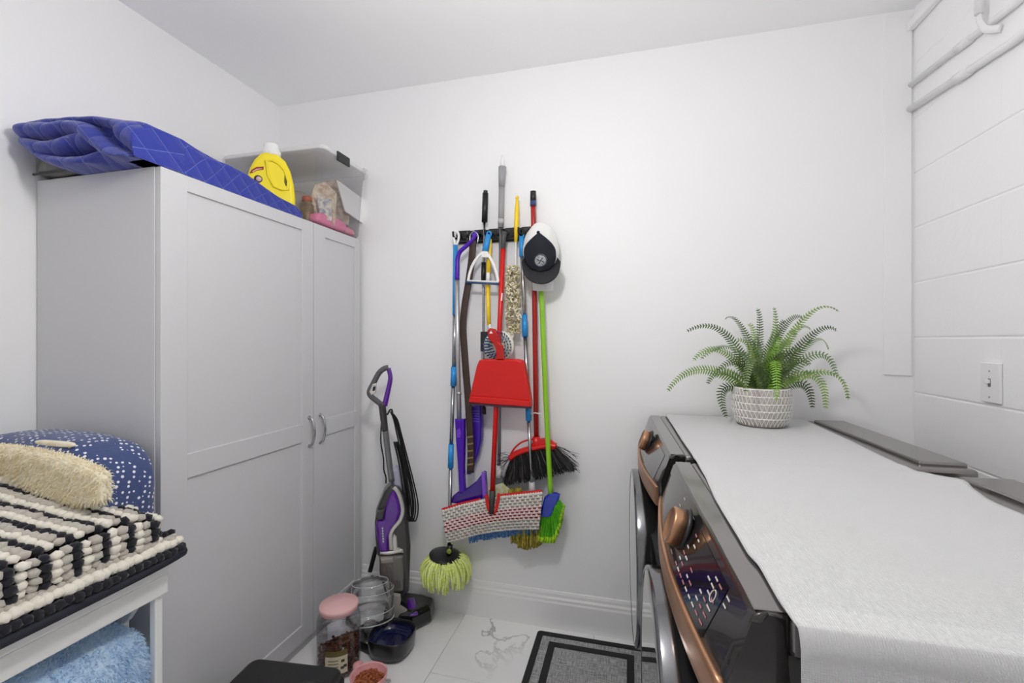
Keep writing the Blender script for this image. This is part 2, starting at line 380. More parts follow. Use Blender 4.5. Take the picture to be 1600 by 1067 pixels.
# ---------------------------------------------------------------- washing machine and dryer
bodym = mat('bronze_grey_steel', '#8D8987', .22, metal=.85, bump=(220, .03, .0005), stretch=(1, .02, 1))
panelm = mat('panel_dark_gloss', '#3A3736', .2, metal=.6, coat=.5)
copper = mat('brushed_copper', '#B98C6C', .36, metal=.85, bump=(150, .08, .0005), stretch=(1, 1, .05))
doorglass = mat('door_black_glass', '#060607', .03, spec=.9, coat=1)
rimm = mat('door_rim_steel', '#77787B', .14, metal=.95)
darkgap = mat('gasket_black', '#0A0A0A', .5)
mark = mat('panel_print', '#C9C2BF', .5)
markr = mat('panel_print_rose', '#A06A74', .5)
MR = math.radians(2.4); HW = .336
def q(y): return max(0, 1-(y/HW)**2)
def machine(name, label, loc, near):
    t = thing(name, label, 'washing machine' if near else 'dryer', loc, MR)
    L_ = dict(parent=t, local=True)
    bm = B(); box(bm, (.012, -HW+.004, .02), (.70, HW-.004, .93), .006); obj('body', bm, bodym, **L_)
    for sx in (.06, .64):
        for sy in (-.28, .28):
            bm = B(); tube(bm, [(sx, sy, 0), (sx, sy, .03)], .022, 12); obj('foot', bm, blackp, **L_)
    # top lid with the raised rear ledge
    bm = B(); box(bm, (.036, -HW, .925), (.71, HW, .975), .010, 3); obj('top', bm, bodym, **L_)
    bm = B(); box(bm, (.60, -HW+.03, .970), (.705, HW-.03, .984), .006, 3); obj('rear_ledge', bm, bodym, **L_)
    # bowed control console
    def face(y, s):      # s 0 top .. 1 bottom
        return Vector((-.004-(.028+.026*q(y))*s, y, .966-.083*s))
    prof = [(.036, .975), (.014, .9755), (.004, .974), (-.002, .970)]
    bm = B(); NV = 29
    secs = []
    for i in range(NV):
        y = -HW+2*HW*i/(NV-1)
        e = 1
        pts = [Vector((a, y, z)) for a, z in prof]+[face(y, s) for s in (0.0, .25, .5, .75, 1.0)]
        pts += [Vector((-.03-.026*q(y), y, .832)), Vector((.03, y, .832)), Vector((.036, y, .90))]
        secs.append(pts)
    rows = []
    inset = [.010, .004, .001]
    for i, pts in enumerate(secs):
        rows.append([bm.verts.new(p) for p in pts])
    n = len(rows[0])
    for i in range(NV-1):
        for j in range(n):
            f = bm.faces.new((rows[i][j], rows[i+1][j], rows[i+1][(j+1) % n], rows[i][(j+1) % n])); f.smooth = True
    bm.faces.new(rows[0]); bm.faces.new(rows[-1][::-1])
    ends = [e for e in bm.edges if abs(e.verts[0].co.y-e.verts[1].co.y) < 1e-6 and abs(abs(e.verts[0].co.y)-HW) < 1e-6]
    bmesh.ops.bevel(bm, geom=ends, offset=.008, segments=3, profile=.5, affect='EDGES', clamp_overlap=True)
    con = obj('control_console', bm, panelm, **L_)
    # top seam strip of the console
    bm = B(); box(bm, (.0, -HW+.008, .9745), (.036, HW-.008, .9765), .0008, 1); obj('console_cap', bm, mat('cap_mirror_steel', '#8F8C8B', .10, metal=.9), **L_)
    # copper band along the bottom of the console
    bm = B()
    def band(u, v):
        y = lerp(-HW+.006, HW-.006, u); x = -.034-.027*q(y)
        a = 2*PI*v
        zz = .858+.026*max(-1, min(1, 1.35*math.sin(a))); xx = x-.004*max(-1, min(1, 1.35*math.cos(a)))
        return Vector((xx, y, zz))
    vs = grid(bm, band, 33, 17)
    bm.faces.new([r for r in vs[0][:-1]]); bm.faces.new([r for r in vs[-1][:-1]][::-1])
    bmesh.ops.remove_doubles(bm, verts=bm.verts[:], dist=1e-5)
    obj('copper_band', bm, copper, **L_)
    # knob on the face
    def onface(y, s, h):
        p = face(y, s); n = Vector((-.95, 0, .32)).normalized(); return p+n*h, n
    ky = .0 if near else .02
    p, nn = onface(ky, .42, .0)
    K = frame(p, (0, 1, 0), Vector((0, 1, 0)).cross(-nn)) if False else Matrix.Translation(p) @ nn.to_track_quat('Z', 'Y').to_matrix().to_4x4()
    bm = B(); lathe(bm, [(.041, 0), (.041, .005), (.037, .008), (0, .008)], K, 40); obj('knob_collar', bm, blackp, **L_)
    bm = B(); lathe(bm, [(.035, .007), (.035, .027), (.0335, .030), (.030, .0305), (.0295, .029), (0, .028)], K, 40); kn = obj('knob', bm, copper, **L_)
    # dark display glass
    d0, d1 = (-.250, -.060) if near else (-.27, -.10)
    bm = B(); grid(bm, lambda u, v: onface(lerp(d0, d1, u), lerp(.10, .97, v), .0009)[0], 12, 6)
    dis = obj('display', bm, blackg, **L_)
    # printed dashes of the panel
    def dash(bm, y, s, wy, ws, h=.0016):
        a = [onface(y+i*wy/2, s+j*ws/2, h)[0] for i, j in ((-1, -1), (1, -1), (1, 1), (-1, 1))]
        bm.faces.new([bm.verts.new(v) for v in a])
    rnd = random.Random(3)
    bm = B(); br = B()
    for k in range(6):
        dash(bm, .0-.002*k, .12+.15*k, .020, .022, .0008)
        if k in (0, 1): dash(bm, .105, .12+.18*k, .018, .02, .0008)
    for r_ in range(6):
        for c_ in range(9):
            if near and rnd.random() < .85:
                y = -.062-.021*c_; s = .22+.125*r_
                if r_ < 3 and 2 <= c_ <= 5: continue
                dash(br if rnd.random() < .6 else bm, y, s, .011+.006*rnd.random(), .030)
    dash(bm, -.262, .2, .014, .03, .0008); dash(bm, -.262, .32, .012, .03, .0008)
    obj('panel_print', bm, mark, kind='stuff', **L_)
    if near: obj('panel_print', br, markr, kind='stuff', **L_)
    else: br.free()
    if near:
        bm = B(); p1, _ = onface(-.225, .42, .0018)
        R = [onface(-.225+.008*math.cos(a), .42+.09*math.sin(a), .0018)[0] for a in [2*PI*i/20 for i in range(20)]]
        tube(bm, R, .0009, 5, closed=True); obj('button_ring', bm, mark, **L_)
    # porthole door
    zc, R0 = .548, .282; dp = .003 if near else 0
    D = frame((0, 0, zc), (0, 1, 0), (0, 0, 1))      # local z -> +x
    D = Matrix.Translation((0, 0, zc)) @ Matrix.Rotation(-PI/2, 4, 'Y')   # local z -> -x
    bm = B(); lathe(bm, [(R0-.02, -.012), (R0-.012, .012), (R0-.03, .03)], D, 64, cap=False); lathe(bm, [(R0+.012, -.012), (R0+.012, .002), (R0-.015, .004)], D, 64, cap=False); obj('door_gasket', bm, darkgap, **L_)
    bm = B(); lathe(bm, [(R0-.022, .012), (R0-.004, .015), (R0, .020), (R0, .080+dp), (R0-.0015, .0845+dp), (R0-.006, .0865+dp), (R0-.010, .0860+dp), (R0-.012, .02)], D, 96, cap=False); dr = obj('door_rim', bm, rimm, **L_)
    bm = B(); lathe(bm, [(R0-.0095, .0845+dp), (R0-.012, .0858+dp), (R0-.05, .0862+dp), (.12, .0868+dp), (0, .087+dp)], D, 96, cap=False)
    obj('door_glass', bm, doorglass, **L_)
    bm = B(); box(bm, (-.07, -.27, zc-.05), (-.03, -.235, zc+.05), .006); obj('door_latch', bm, blackp, **L_)
    return t
machine('washing_machine', 'near dark grey front load machine with copper knob and lit control panel', (.1255, .913, 0), True)
machine('dryer', 'far dark grey front load machine with copper band beside the back wall', (.0925, 1.650, 0), False)

# ---------------------------------------------------------------- white cloth over the machines
def weave():
    m = mat('white_weave', '#D2D2D3', .85, sheen=.2)
    nt = m.node_tree; N = nt.nodes.new; L = nt.links.new; b = nt.nodes['Principled BSDF']
    tc = N('ShaderNodeTexCoord'); outs = []
    for d in ('X', 'Y'):
        w = N('ShaderNodeTexWave'); w.bands_direction = d; w.inputs['Scale'].default_value = 120; w.inputs['Distortion'].default_value = 2.5; w.inputs['Detail'].default_value = 1; L(tc.outputs['UV'], w.inputs['Vector']); outs.append(w.outputs['Fac'])
    mu = N('ShaderNodeMath'); mu.operation = 'ADD'; L(outs[0], mu.inputs[0]); L(outs[1], mu.inputs[1])
    bp = N('ShaderNodeBump'); bp.inputs['Strength'].default_value = .6; bp.inputs['Distance'].default_value = .0012; L(mu.outputs[0], bp.inputs['Height']); L(bp.outputs[0], b.inputs['Normal'])
    return m
def interp(tab, x):
    for (a, va), (b, vb) in zip(tab, tab[1:]):
        if a <= x <= b: return va+(vb-va)*(x-a)/(b-a)
    return tab[0][1] if x < tab[0][0] else tab[-1][1]
LT = [(0.5, 0.182), (0.56, 0.174), (0.6, 0.17), (0.69, 0.17), (0.72, 0.164), (0.78, 0.163), (0.88, 0.16), (0.97, 0.159), (1.1, 0.163), (1.26, 0.162), (1.5, 0.153), (1.75, 0.147), (1.99, 0.139)]
RT = [(.50, .69), (.90, .685), (1.0, .670), (1.07, .660), (1.13, .672), (1.19, .692), (1.23, .662), (1.34, .643), (1.6, .650), (1.99, .648)]
bm = B(); uvs = {}
ys = [1.985-.0145*i for i in range(97)]
def clothpt(u, yy, drop):
    y = max(yy, .556)
    l, r = interp(LT, y), interp(RT, y); x = l+(r-l)*u
    z = .9815+.0012*noise.noise(Vector((x*9, yy*7, 0)))
    if 1.255 < y < 1.305: z -= .0025*math.sin((y-1.255)/.05*PI)
    wv = max(0, (u-.72)/.28)
    z += .010*wv*max(0, 1-abs(y-1.16)/.12)+.006*wv*(math.sin(y*31)*.5+.3)*max(0, 1.35-y)
    z = max(z, .9795)
    if drop > 0:
        a = min(drop/.03, 1); z -= .028*(1-math.cos(a*PI/2)) + max(0, drop-.03); y = .556-.014*math.sin(a*PI/2)-.006*math.sin(x*38)*min(1, drop*5)
    return Vector((x, y, z))
rows = []; NU = 60
path = [(y, 0) for y in ys if y >= .556]+[(.55, d) for d in [.004*i for i in range(1, 8)]+[.03+.012*i for i in range(1, 34)]]
s = 0
lay = bm.loops.layers.uv.new('UVMap')
for k, (y, d) in enumerate(path):
    rows.append([bm.verts.new(clothpt(i/(NU-1), y, d)) for i in range(NU)])
for k in range(len(rows)-1):
    for i in range(NU-1):
        f = bm.faces.new((rows[k][i], rows[k][i+1], rows[k+1][i+1], rows[k+1][i])); f.smooth = True
        for lp, (kk, ii) in zip(f.loops, ((k, i), (k, i+1), (k+1, i+1), (k+1, i))): lp[lay].uv = (rows[kk][ii].co.x, .0145*kk)
for k in range(1):
    pass
o = obj('white_cloth', bm, weave(), solid=.003)
tag(o, 'white woven cloth spread over both machine tops', 'cloth'); recenter(o, (.4, 1.27, .978))

# ---------------------------------------------------------------- potted fern
pc = Vector((.457, 1.815, .9845))
t = thing('potted_fern', 'green fern in a white patterned pot on the white cloth', 'plant', pc)
PM = Matrix.Translation(pc); prof = [(0, 0), (.070, 0), (.080, .006), (.090, .028), (.0955, .060), (.0955, .095), (.092, .120), (.089, .134)]
def pr(z):
    for (r0, z0), (r1, z1) in zip(prof[1:], prof[2:]):
        if z0 <= z <= z1: return r0+(r1-r0)*(z-z0)/max(1e-6, z1-z0)
    return prof[-1][0]
bm = B(); lathe(bm, prof+[(.087, .137), (.084, .134), (.084, .10), (0, .10)], PM, 64); pot = obj('pot', bm, mat('pot_taupe', '#B3ACA6', .7), t)
potw = mat('pot_white', '#F6F5F2', .6)
bm = B(); zb = [.006, .032, .058, .083, .108, .133]
for z in zb[1:]: tube(bm, [pc+Vector((pr(z)*math.cos(a), pr(z)*math.sin(a), z)) for a in [2*PI*i/64 for i in range(64)]], .0022, 6, closed=True)
for bi, (z0, z1) in enumerate(zip(zb, zb[1:])):
    nz = 40; pts = []
    for i in range(nz*2):
        z = z0 if i % 2 else z1; a = 2*PI*i/(nz*2); r = pr(z)+.0004; pts.append(pc+Vector((r*math.cos(a), r*math.sin(a), z)))
    tube(bm, pts, .0027, 5, closed=True)
obj('carved_pattern', bm, potw, pot)
bm = B(); lathe(bm, [(.0, .116), (.05, .116), (.0835, .108), (.0835, .10), (0, .10)], PM, 32); obj('soil', bm, mat('moss_dark', '#1B2412', .9, bump=(60, .8, .01)), t)
fernm = [mat('fern_dark', '#33481F', .5, var=(30, '#4E6530')), mat('fern_mid', '#5A7F2C', .5, var=(30, '#88A24E')), mat('fern_light', '#86B836', .5, var=(30, '#6FA02C')), mat('fern_grey', '#768C5E', .5, var=(30, '#55703F'))]
def fpx(cx, cy): return 1030+cx*.2155, 460+cy*.2155
FR = [((60, 705), (330, 545), 1.72, 1), ((245, 480), (470, 415), 1.74, 1), ((195, 270), (480, 285), 1.86, 0), ((475, 180), (610, 250), 1.93, 0), ((640, 220), (690, 320), 1.90, 1),
      ((710, 100), (725, 300), 1.90, 0), ((830, 90), (840, 300), 1.84, 1), ((910, 195), (840, 300), 1.93, 0), ((1045, 170), (890, 260), 1.95, 0), ((1305, 125), (1040, 185), 1.76, 1), ((1100, 255), (950, 300), 1.94, 3),
      ((1290, 265), (1090, 310), 1.88, 0), ((1230, 405), (1090, 350), 1.94, 1), ((1285, 590), (1120, 440), 1.80, 3), ((1370, 765), (1190, 560), 1.72, 1), ((1205, 835), (1090, 580), 1.70, 1),
      ((1110, 830), (1030, 640), 1.86, 0), ((490, 895), (470, 680), 1.80, 0), ((625, 715), (690, 470), 1.64, 3), ((850, 775), (830, 480), 1.63, 2), ((350, 655), (470, 560), 1.90, 1),
      ((300, 470), (560, 400), 1.66, 3), ((560, 520), (640, 430), 1.95, 1), ((930, 560), (860, 440), 1.68, 0), ((1030, 420), (900, 440), 1.72, 0), ((800, 380), (790, 460), 1.80, 1), ((560, 330), (680, 420), 1.72, 1), ((960, 330), (880, 430), 1.70, 1), ((700, 300), (740, 450), 1.70, 3), ((880, 300), (830, 450), 1.76, 2), ((420, 560), (590, 500), 1.70, 0), ((1090, 520), (960, 500), 1.68, 0)]
rnd = random.Random(11)
def frond(tip, mid, Y, mi):
    base = pc+Vector((rnd.uniform(-.035, .035), rnd.uniform(-.035, .035), .106))
    P2 = at(*fpx(*tip), Y); pm = at(*fpx(*mid), lerp(base.y, Y, .55))
    pts = []
    c = pm*2-(base+P2)*.5       # quadratic through the mid point, then even steps along it
    raw = [base*(1-s)**2+c*2*s*(1-s)+P2*s*s for s in [i/200 for i in range(201)]]
    cum = [0]
    for a_, b_ in zip(raw, raw[1:]): cum.append(cum[-1]+(b_-a_).length)
    n = max(14, int(cum[-1]/.0096)); k_ = 0
    for i in range(n+1):
        while k_ < 199 and cum[k_+1] < cum[-1]*i/n: k_ += 1
        f_ = (cum[-1]*i/n-cum[k_])/max(1e-9, cum[k_+1]-cum[k_]); pts.append(raw[k_].lerp(raw[k_+1], f_))
    bm = B(); tube(bm, pts, [lerp(.0018, .0006, i/n) for i in range(n+1)], 4)
    tilt = rnd.uniform(-.5, .5)
    for i in range(2, n):
        s = i/n; d = (pts[min(i+1, n)]-pts[i-1]).normalized()
        up = Vector((0, -.75, .65)); up = (up-d*up.dot(d)).normalized(); side = d.cross(up); side = (side*math.cos(tilt)+up*math.sin(tilt)).normalized(); nn = side.cross(d)
        ln = .0285*min(1, .45+s*3)*(1-max(0, s-.35)/.65*.72)
        for sg in (-1, 1):
            a = pts[i]; dirv = (side*sg*.93+d*.34-nn*.12).normalized(); w = d*lerp(.0030, .0021, s)
            v = [a-w, a+dirv*ln*.55-w*1.15, a+dirv*ln, a+dirv*ln*.6+w*1.1, a+w]
            f = bm.faces.new([bm.verts.new(x) for x in v])
    return obj('frond', bm, fernm[mi], t)
for a in FR: frond(*a)
# ---------------------------------------------------------------- soft shapes
def sgnpow(a, e): return math.copysign(abs(a)**e, a)
def pillow(bm, c, r, e1=.6, e2=.5, nu=48, nv=24, amp=0, fs=6, mi=0, fn=None):
    lay = bm.loops.layers.uv.verify()
    def P(u, v):
        a = 2*PI*u; b = -PI/2+PI*v
        d = Vector((sgnpow(math.cos(b), e1)*sgnpow(math.cos(a), e2), sgnpow(math.cos(b), e1)*sgnpow(math.sin(a), e2), sgnpow(math.sin(b), e1)))
        p = Vector((c[0]+d.x*r[0], c[1]+d.y*r[1], c[2]+d.z*r[2]))
        if amp: p += d.normalized()*amp*noise.fractal(p*fs, .8, 2, 3)
        if fn: p = fn(p, d)
        return p
    vs = grid(bm, P, nu, nv, mi, closeu=True)
    bm.faces.ensure_lookup_table()
    for f in bm.faces:
        for lp in f.loops: lp[lay].uv = (lp.vert.co.x+lp.vert.co.z*.35, lp.vert.co.y+lp.vert.co.z)
    bmesh.ops.remove_doubles(bm, verts=bm.verts[:], dist=1e-6)
    return bm
def fur(src, n, ln, w, seed, flt=None, droop=.5, jitter=.7):
    """short blades standing on the faces of a bmesh"""
    rnd = random.Random(seed); out = B(); src.faces.ensure_lookup_table(); src.normal_update()
    fs = [f for f in src.faces if (flt is None or flt(f.calc_center_median()))]
    ar = [f.calc_area() for f in fs]
    for f in rnd.choices(fs, ar, k=n):
        v = [l.vert.co for l in f.loops]; a, b = rnd.random(), rnd.random()
        p = v[0].lerp(v[1], a).lerp((v[3] if len(v) > 3 else v[2]).lerp(v[2], a), b)
        d = (f.normal+Vector((rnd.uniform(-1, 1), rnd.uniform(-1, 1), rnd.uniform(-1, .6)))*jitter).normalized()
        s = d.cross(Vector((rnd.uniform(-1, 1), rnd.uniform(-1, 1), rnd.uniform(-1, 1)))).normalized()*w
        L = ln*rnd.uniform(.6, 1.2); m = p+d*L*.55; e = p+d*L+Vector((0, 0, -droop*L))
        q = [out.verts.new(x) for x in (p-s, p+s, m+s*.8, e, m-s*.8)]
        out.faces.new(q)
    return out

# ---------------------------------------------------------------- on top of the cabinet
def quilt(name, base, line, cell, w=.05):
    m = mat(name, base, .75, sheen=.3, bump=(90, .35, .002)); nt = m.node_tree; N = nt.nodes.new; L = nt.links.new; b = nt.nodes['Principled BSDF']
    uv = N('ShaderNodeTexCoord'); sp = N('ShaderNodeSeparateXYZ'); L(uv.outputs['UV'], sp.inputs[0]); ds = []
    for op in ('ADD', 'SUBTRACT'):
        a = N('ShaderNodeMath'); a.operation = op; L(sp.outputs[0], a.inputs[0]); L(sp.outputs[1], a.inputs[1])
        d = N('ShaderNodeMath'); d.operation = 'DIVIDE'; d.inputs[1].default_value = cell; L(a.outputs[0], d.inputs[0])
        p = N('ShaderNodeMath'); p.operation = 'PINGPONG'; p.inputs[1].default_value = .5; L(d.outputs[0], p.inputs[0]); ds.append(p.outputs[0])
    mn = N('ShaderNodeMath'); mn.operation = 'MINIMUM'; L(ds[0], mn.inputs[0]); L(ds[1], mn.inputs[1])
    r = N('ShaderNodeMapRange'); r.inputs['From Max'].default_value = w*.45; r.inputs['To Min'].default_value = 1; r.inputs['To Max'].default_value = 0; L(mn.outputs[0], r.inputs['Value'])
    nz = N('ShaderNodeTexNoise'); nz.inputs['Scale'].default_value = 60; L(uv.outputs['UV'], nz.inputs['Vector'])
    mu = N('ShaderNodeMath'); mu.operation = 'MULTIPLY'; L(r.outputs[0], mu.inputs[0]); L(nz.outputs['Fac'], mu.inputs[1])
    mx = N('ShaderNodeMix'); mx.data_type = 'RGBA'; mx.inputs['A'].default_value = lin(base); mx.inputs['B'].default_value = lin(line); L(mu.outputs[0], mx.inputs['Factor']); L(mx.outputs['Result'], b.inputs['Base Color'])
    r2 = N('ShaderNodeMapRange'); r2.inputs['From Max'].default_value = .25; L(mn.outputs[0], r2.inputs['Value'])
    bp = N('ShaderNodeBump'); bp.inputs['Strength'].default_value = .7; bp.inputs['Distance'].default_value = .003; L(r2.outputs[0], bp.inputs['Height'])
    old = b.inputs['Normal'].links[0].from_node; L(bp.outputs[0], old.inputs['Normal'])
    return m
blueq = quilt('blue_quilt', '#1F3096', '#8FA0E0', .066, .04)
TOPZ = ch+.001
def cpx(x, y): return at(x*.1875, 150+y*.1875, .957)
def lobe(bm, poly, y0, y1, kz, kx, n=16, rnd0=.02, ph=0, zmin=TOPZ, soft=1.0):
    lay = bm.loops.layers.uv.verify()
    P = smoothpath([Vector((cpx(*p).x, 0, cpx(*p).z)) for p in poly], 4, closed=True)
    c = sum(P, Vector())/len(P); rows = []
    m = len(P); area = sum(P[j].x*P[(j+1) % m].z-P[(j+1) % m].x*P[j].z for j in range(m)); sg = 1 if area > 0 else -1
    NRM = []
    for j in range(m):
        d = P[(j+1) % m]-P[j-1]; NRM.append(Vector((-d.z, 0, d.x)).normalized()*sg)      # inward
    TH = []
    for j in range(m):      # local thickness, so that thin folds are not turned inside out
        o_, d_ = P[j], NRM[j]; best = .05
        for k in range(m):
            a_, b_ = P[k], P[(k+1) % m]
            if k in (j, (j-1) % m): continue
            e_ = b_-a_; den = d_.x*e_.z-d_.z*e_.x
            if abs(den) < 1e-9: continue
            w_ = a_-o_; s_ = (w_.x*e_.z-w_.z*e_.x)/den; u_ = (w_.x*d_.z-w_.z*d_.x)/den
            if s_ > 1e-5 and 0 <= u_ <= 1: best = min(best, s_)
        TH.append(best)
    TH = [min(TH[j-2], TH[j-1], TH[j], TH[(j+1) % m], TH[(j+2) % m]) for j in range(m)]
    ring = [(0, .021), (.003, .015), (.009, .0085), (.018, .003), (.030, 0)]
    st = [(y0+a*soft, s*soft) for a, s in ring]+[(lerp(y0+.030, y1, i/n), 0) for i in range(1, n)]+[(y1-.010, .006), (y1-.003, .012), (y1, .018)]
    for y, sc in st:
        row = []
        a, b = interp(kz, y), interp(kx, y)
        for j, p in enumerate(P):
            ins = min(sc, TH[j]*.45*sc/.021); x = p.x+NRM[j].x*ins; z = p.z+NRM[j].z*ins
            x = -1.318+(x+1.318)*b; z = TOPZ+(z-TOPZ)*a
            w = .004*noise.noise(Vector((x*14, y*14, z*14+ph)))+.008*noise.noise(Vector((x*5, y*7, z*5+ph)))
            row.append((min(max(x+w, XL+.004), -1.309), y+w, max(z+w, zmin)))
        rows.append(row)
    V = [[bm.verts.new(p) for p in r] for r in rows]; m = len(P)
    for i in range(len(V)-1):
        arc = 0
        for j in range(m):
            k = (j+1) % m; f = bm.faces.new((V[i][j], V[i+1][j], V[i+1][k], V[i][k])); f.smooth = True
            e = (Vector(rows[len(rows)//2][j])-Vector(rows[len(rows)//2][k])).length
            for lp, (uu, vv) in zip(f.loops, ((arc, rows[i][j][1]), (arc, rows[i+1][j][1]), (arc+e, rows[i+1][k][1]), (arc+e, rows[i][k][1]))): lp[lay].uv = (uu, vv)
            arc += e
    for R_, y_ in ((V[0][::-1], rows[0][0][1]), (V[-1], rows[-1][0][1])):
        f = bm.faces.new(R_); f.smooth = False
        for lp in f.loops: lp[lay].uv = (lp.vert.co.x+.02, .02+lp.vert.co.z)
bm = B()
K0 = [(.96, 1), (1.05, 1), (1.40, .8)]; KX0 = [(.9, 1), (1.1, 1), (1.5, .95)]
# the folded end of the bundle: one rounded face whose ridges are the folds of the quilt
def segdist(p, L_):
    best = 1e9
    for a_, b_ in zip(L_, L_[1:]):
        d_ = b_-a_; t_ = max(0, min(1, (p-a_).dot(d_)/d_.length_squared)); best = min(best, (p-a_-d_*t_).length)
    return best
RIDGES = [([(230, 225), (420, 208), (600, 190), (800, 188), (960, 220), (1080, 290), (1150, 400)], 52, .034),
          ([(185, 300), (320, 288), (470, 298), (620, 278), (740, 300), (850, 385), (960, 480), (1090, 545)], 60, .046),
          ([(190, 400), (320, 428), (450, 438), (580, 420), (690, 385), (770, 375)], 56, .040),
          ([(260, 490), (420, 558), (580, 572), (740, 562), (880, 530), (1000, 520)], 62, .038),
          ([(1060, 290), (1180, 400), (1250, 520)], 95, .036)]
RP = [([Vector(p) for p in smoothpath([(x, y, 0) for x, y in L_], 4)], r, h) for L_, r, h in RIDGES]
OUT = smoothpath([Vector((x, y, 0)) for x, y in [(142, 300), (165, 250), (240, 210), (420, 184), (600, 164), (760, 160), (960, 178), (1100, 187), (1215, 226), (1292, 305), (1332, 430), (1346, 560), (1280, 590), (1150, 586), (1040, 540), (920, 545), (760, 598), (580, 606), (440, 585), (330, 540), (240, 470), (172, 410), (146, 355)]], 6, closed=True)
cen = Vector((660, 390, 0)); lay = bm.loops.layers.uv.verify(); NO = len(OUT); ROWS = []
def facept(q, s_):
    hgt = 0
    for L_, r_, h_ in RP:
        d_ = segdist(q, L_)/r_
        if d_ < 1.2: hgt = max(hgt, 1.35*h_*math.sqrt(max(0, 1-(d_/1.2)**2)))
    edge = math.sqrt(max(0, 1-s_**10))
    w = cpx(q.x, q.y); y = .990-(.010+hgt)*edge
    y += .004*noise.noise(Vector((w.x*16, w.z*20, 3)))
    z = w.z+.006*noise.noise(Vector((w.x*12, w.z*12, 8)))
    return Vector((min(max(w.x, XL+.004), -1.3075), y, max(z, TOPZ)))
for yb, kz in ((1.34, .8), (1.2, .9), (1.08, 1.0), (1.02, 1.0)):
    ROWS.append([Vector((min(max(cpx(q.x, q.y).x, XL+.004), -1.3075 if yb < 1.1 else -1.34), yb, max(TOPZ, TOPZ+(cpx(q.x, q.y).z-TOPZ)*kz))) for q in OUT])
SS = [1, .992, .975, .95]+[.92-.03*i for i in range(31)]
for s_ in SS: ROWS.append([facept(cen+(q-cen)*s_, s_) for q in OUT])
VV = [[bm.verts.new(p) for p in r_] for r_ in ROWS]
for i in range(len(VV)-1):
    for j in range(NO):
        k = (j+1) % NO; f = bm.faces.new((VV[i][j], VV[i][k], VV[i+1][k], VV[i+1][j])); f.smooth = True
        for lp in f.loops: lp[lay].uv = (lp.vert.co.x*.8+lp.vert.co.y*.5, lp.vert.co.z*.8+lp.vert.co.y*.3)
f = bm.faces.new(VV[-1]); f.smooth = True
f = bm.faces.new(VV[0][::-1]); f.smooth = True
K4 = [(.96, 1), (1.02, 1.0), (1.15, .86), (1.32, .73), (1.48, .54), (1.56, .42), (1.61, .18)]
KX4 = [(.96, 1), (1.2, .95), (1.40, .75), (1.58, .45)]
lobe(bm, [(190, 275), (240, 205), (420, 182), (600, 162), (760, 158), (960, 178), (1100, 186), (1215, 225), (1290, 300), (1330, 430), (1345, 560), (1290, 592), (1150, 590), (1010, 550), (880, 480), (740, 400), (600, 360), (400, 345), (240, 340)], .968, 1.60, K4, KX4, 28, ph=4, soft=.3)
o = obj('quilted_blanket', bm, blueq); tag(o, 'royal blue quilted blanket folded in a bundle on the grey cabinet', 'blanket'); recenter(o, (-1.5, 1.25, TOPZ))
t = thing('storage_bag', 'dark grey plastic bag of bedding under the blue quilted blanket', 'bag', (-1.62, 1.10, TOPZ))
bm = B(); pillow(bm, (-1.600, 1.150, TOPZ+.040), (.197, .172, .040), .35, .25, amp=.004, fs=14)
obj('bag', bm, mat('dark_bag', '#2B2A27', .3, coat=.3, var=(14, '#4C4841'), bump=(25, .6, .006)), t)
bm = B(); tube(bm, [(-1.78, .985, TOPZ+.008), (-1.60, .981, TOPZ+.008), (-1.44, .985, TOPZ+.008)], .0035, 6); obj('seam', bm, blackp, t)

# yellow detergent jug
class PLN:
    def __init__(s, O, n=None):
        s.O = Vector(O); n = Vector(n) if n else Vector((-s.O.x, -s.O.y, 0)); n.z = 0; s.n = n.normalized()
        s.r = Vector((-s.n.y, s.n.x, 0)); s.M = frame(s.O, s.r, (0, 0, 1))
    def __call__(s, px, py, d=0):
        a = ray(px, py); cam0 = Vector((0, 0, CAMH)); k = ((s.O+s.n*d-cam0).dot(s.n))/a.dot(s.n); p = cam0+a*k-s.O
        return (p.dot(s.r), p.z)
    def w(s, px, py, d=0):
        a, b = s(px, py, d); return s.O+s.r*a+Vector((0, 0, b))+s.n*d
jp = PLN((-1.425, 1.575, TOPZ), (.62, -.78, 0))
yel = mat('yellow_plastic', '#F4DF1A', .3)
def jx(x, y): return jp(380+x*.1218, 220+y*.1218)
t = thing('detergent_jug', 'yellow laundry detergent jug with white cap on the grey cabinet', 'jug', (-1.425, 1.575, TOPZ))
ol = [(60, 480), (95, 370), (150, 270), (235, 190), (340, 170), (450, 210), (545, 290), (610, 420), (650, 580), (668, 740), (668, 900), (650, 985)]
pts = [jx(*p) for p in ol]; xb0 = min(p[0] for p in pts)
poly = pts+[(pts[-1][0]-.008, .006), (pts[-1][0]-.02, 0), (xb0+.01, 0), (xb0-.002, .012), (xb0-.003, .06)]
bm = B(); prism(bm, poly, -.036, .036, .016, 5, jp.M); body = obj('bottle', bm, yel, t)
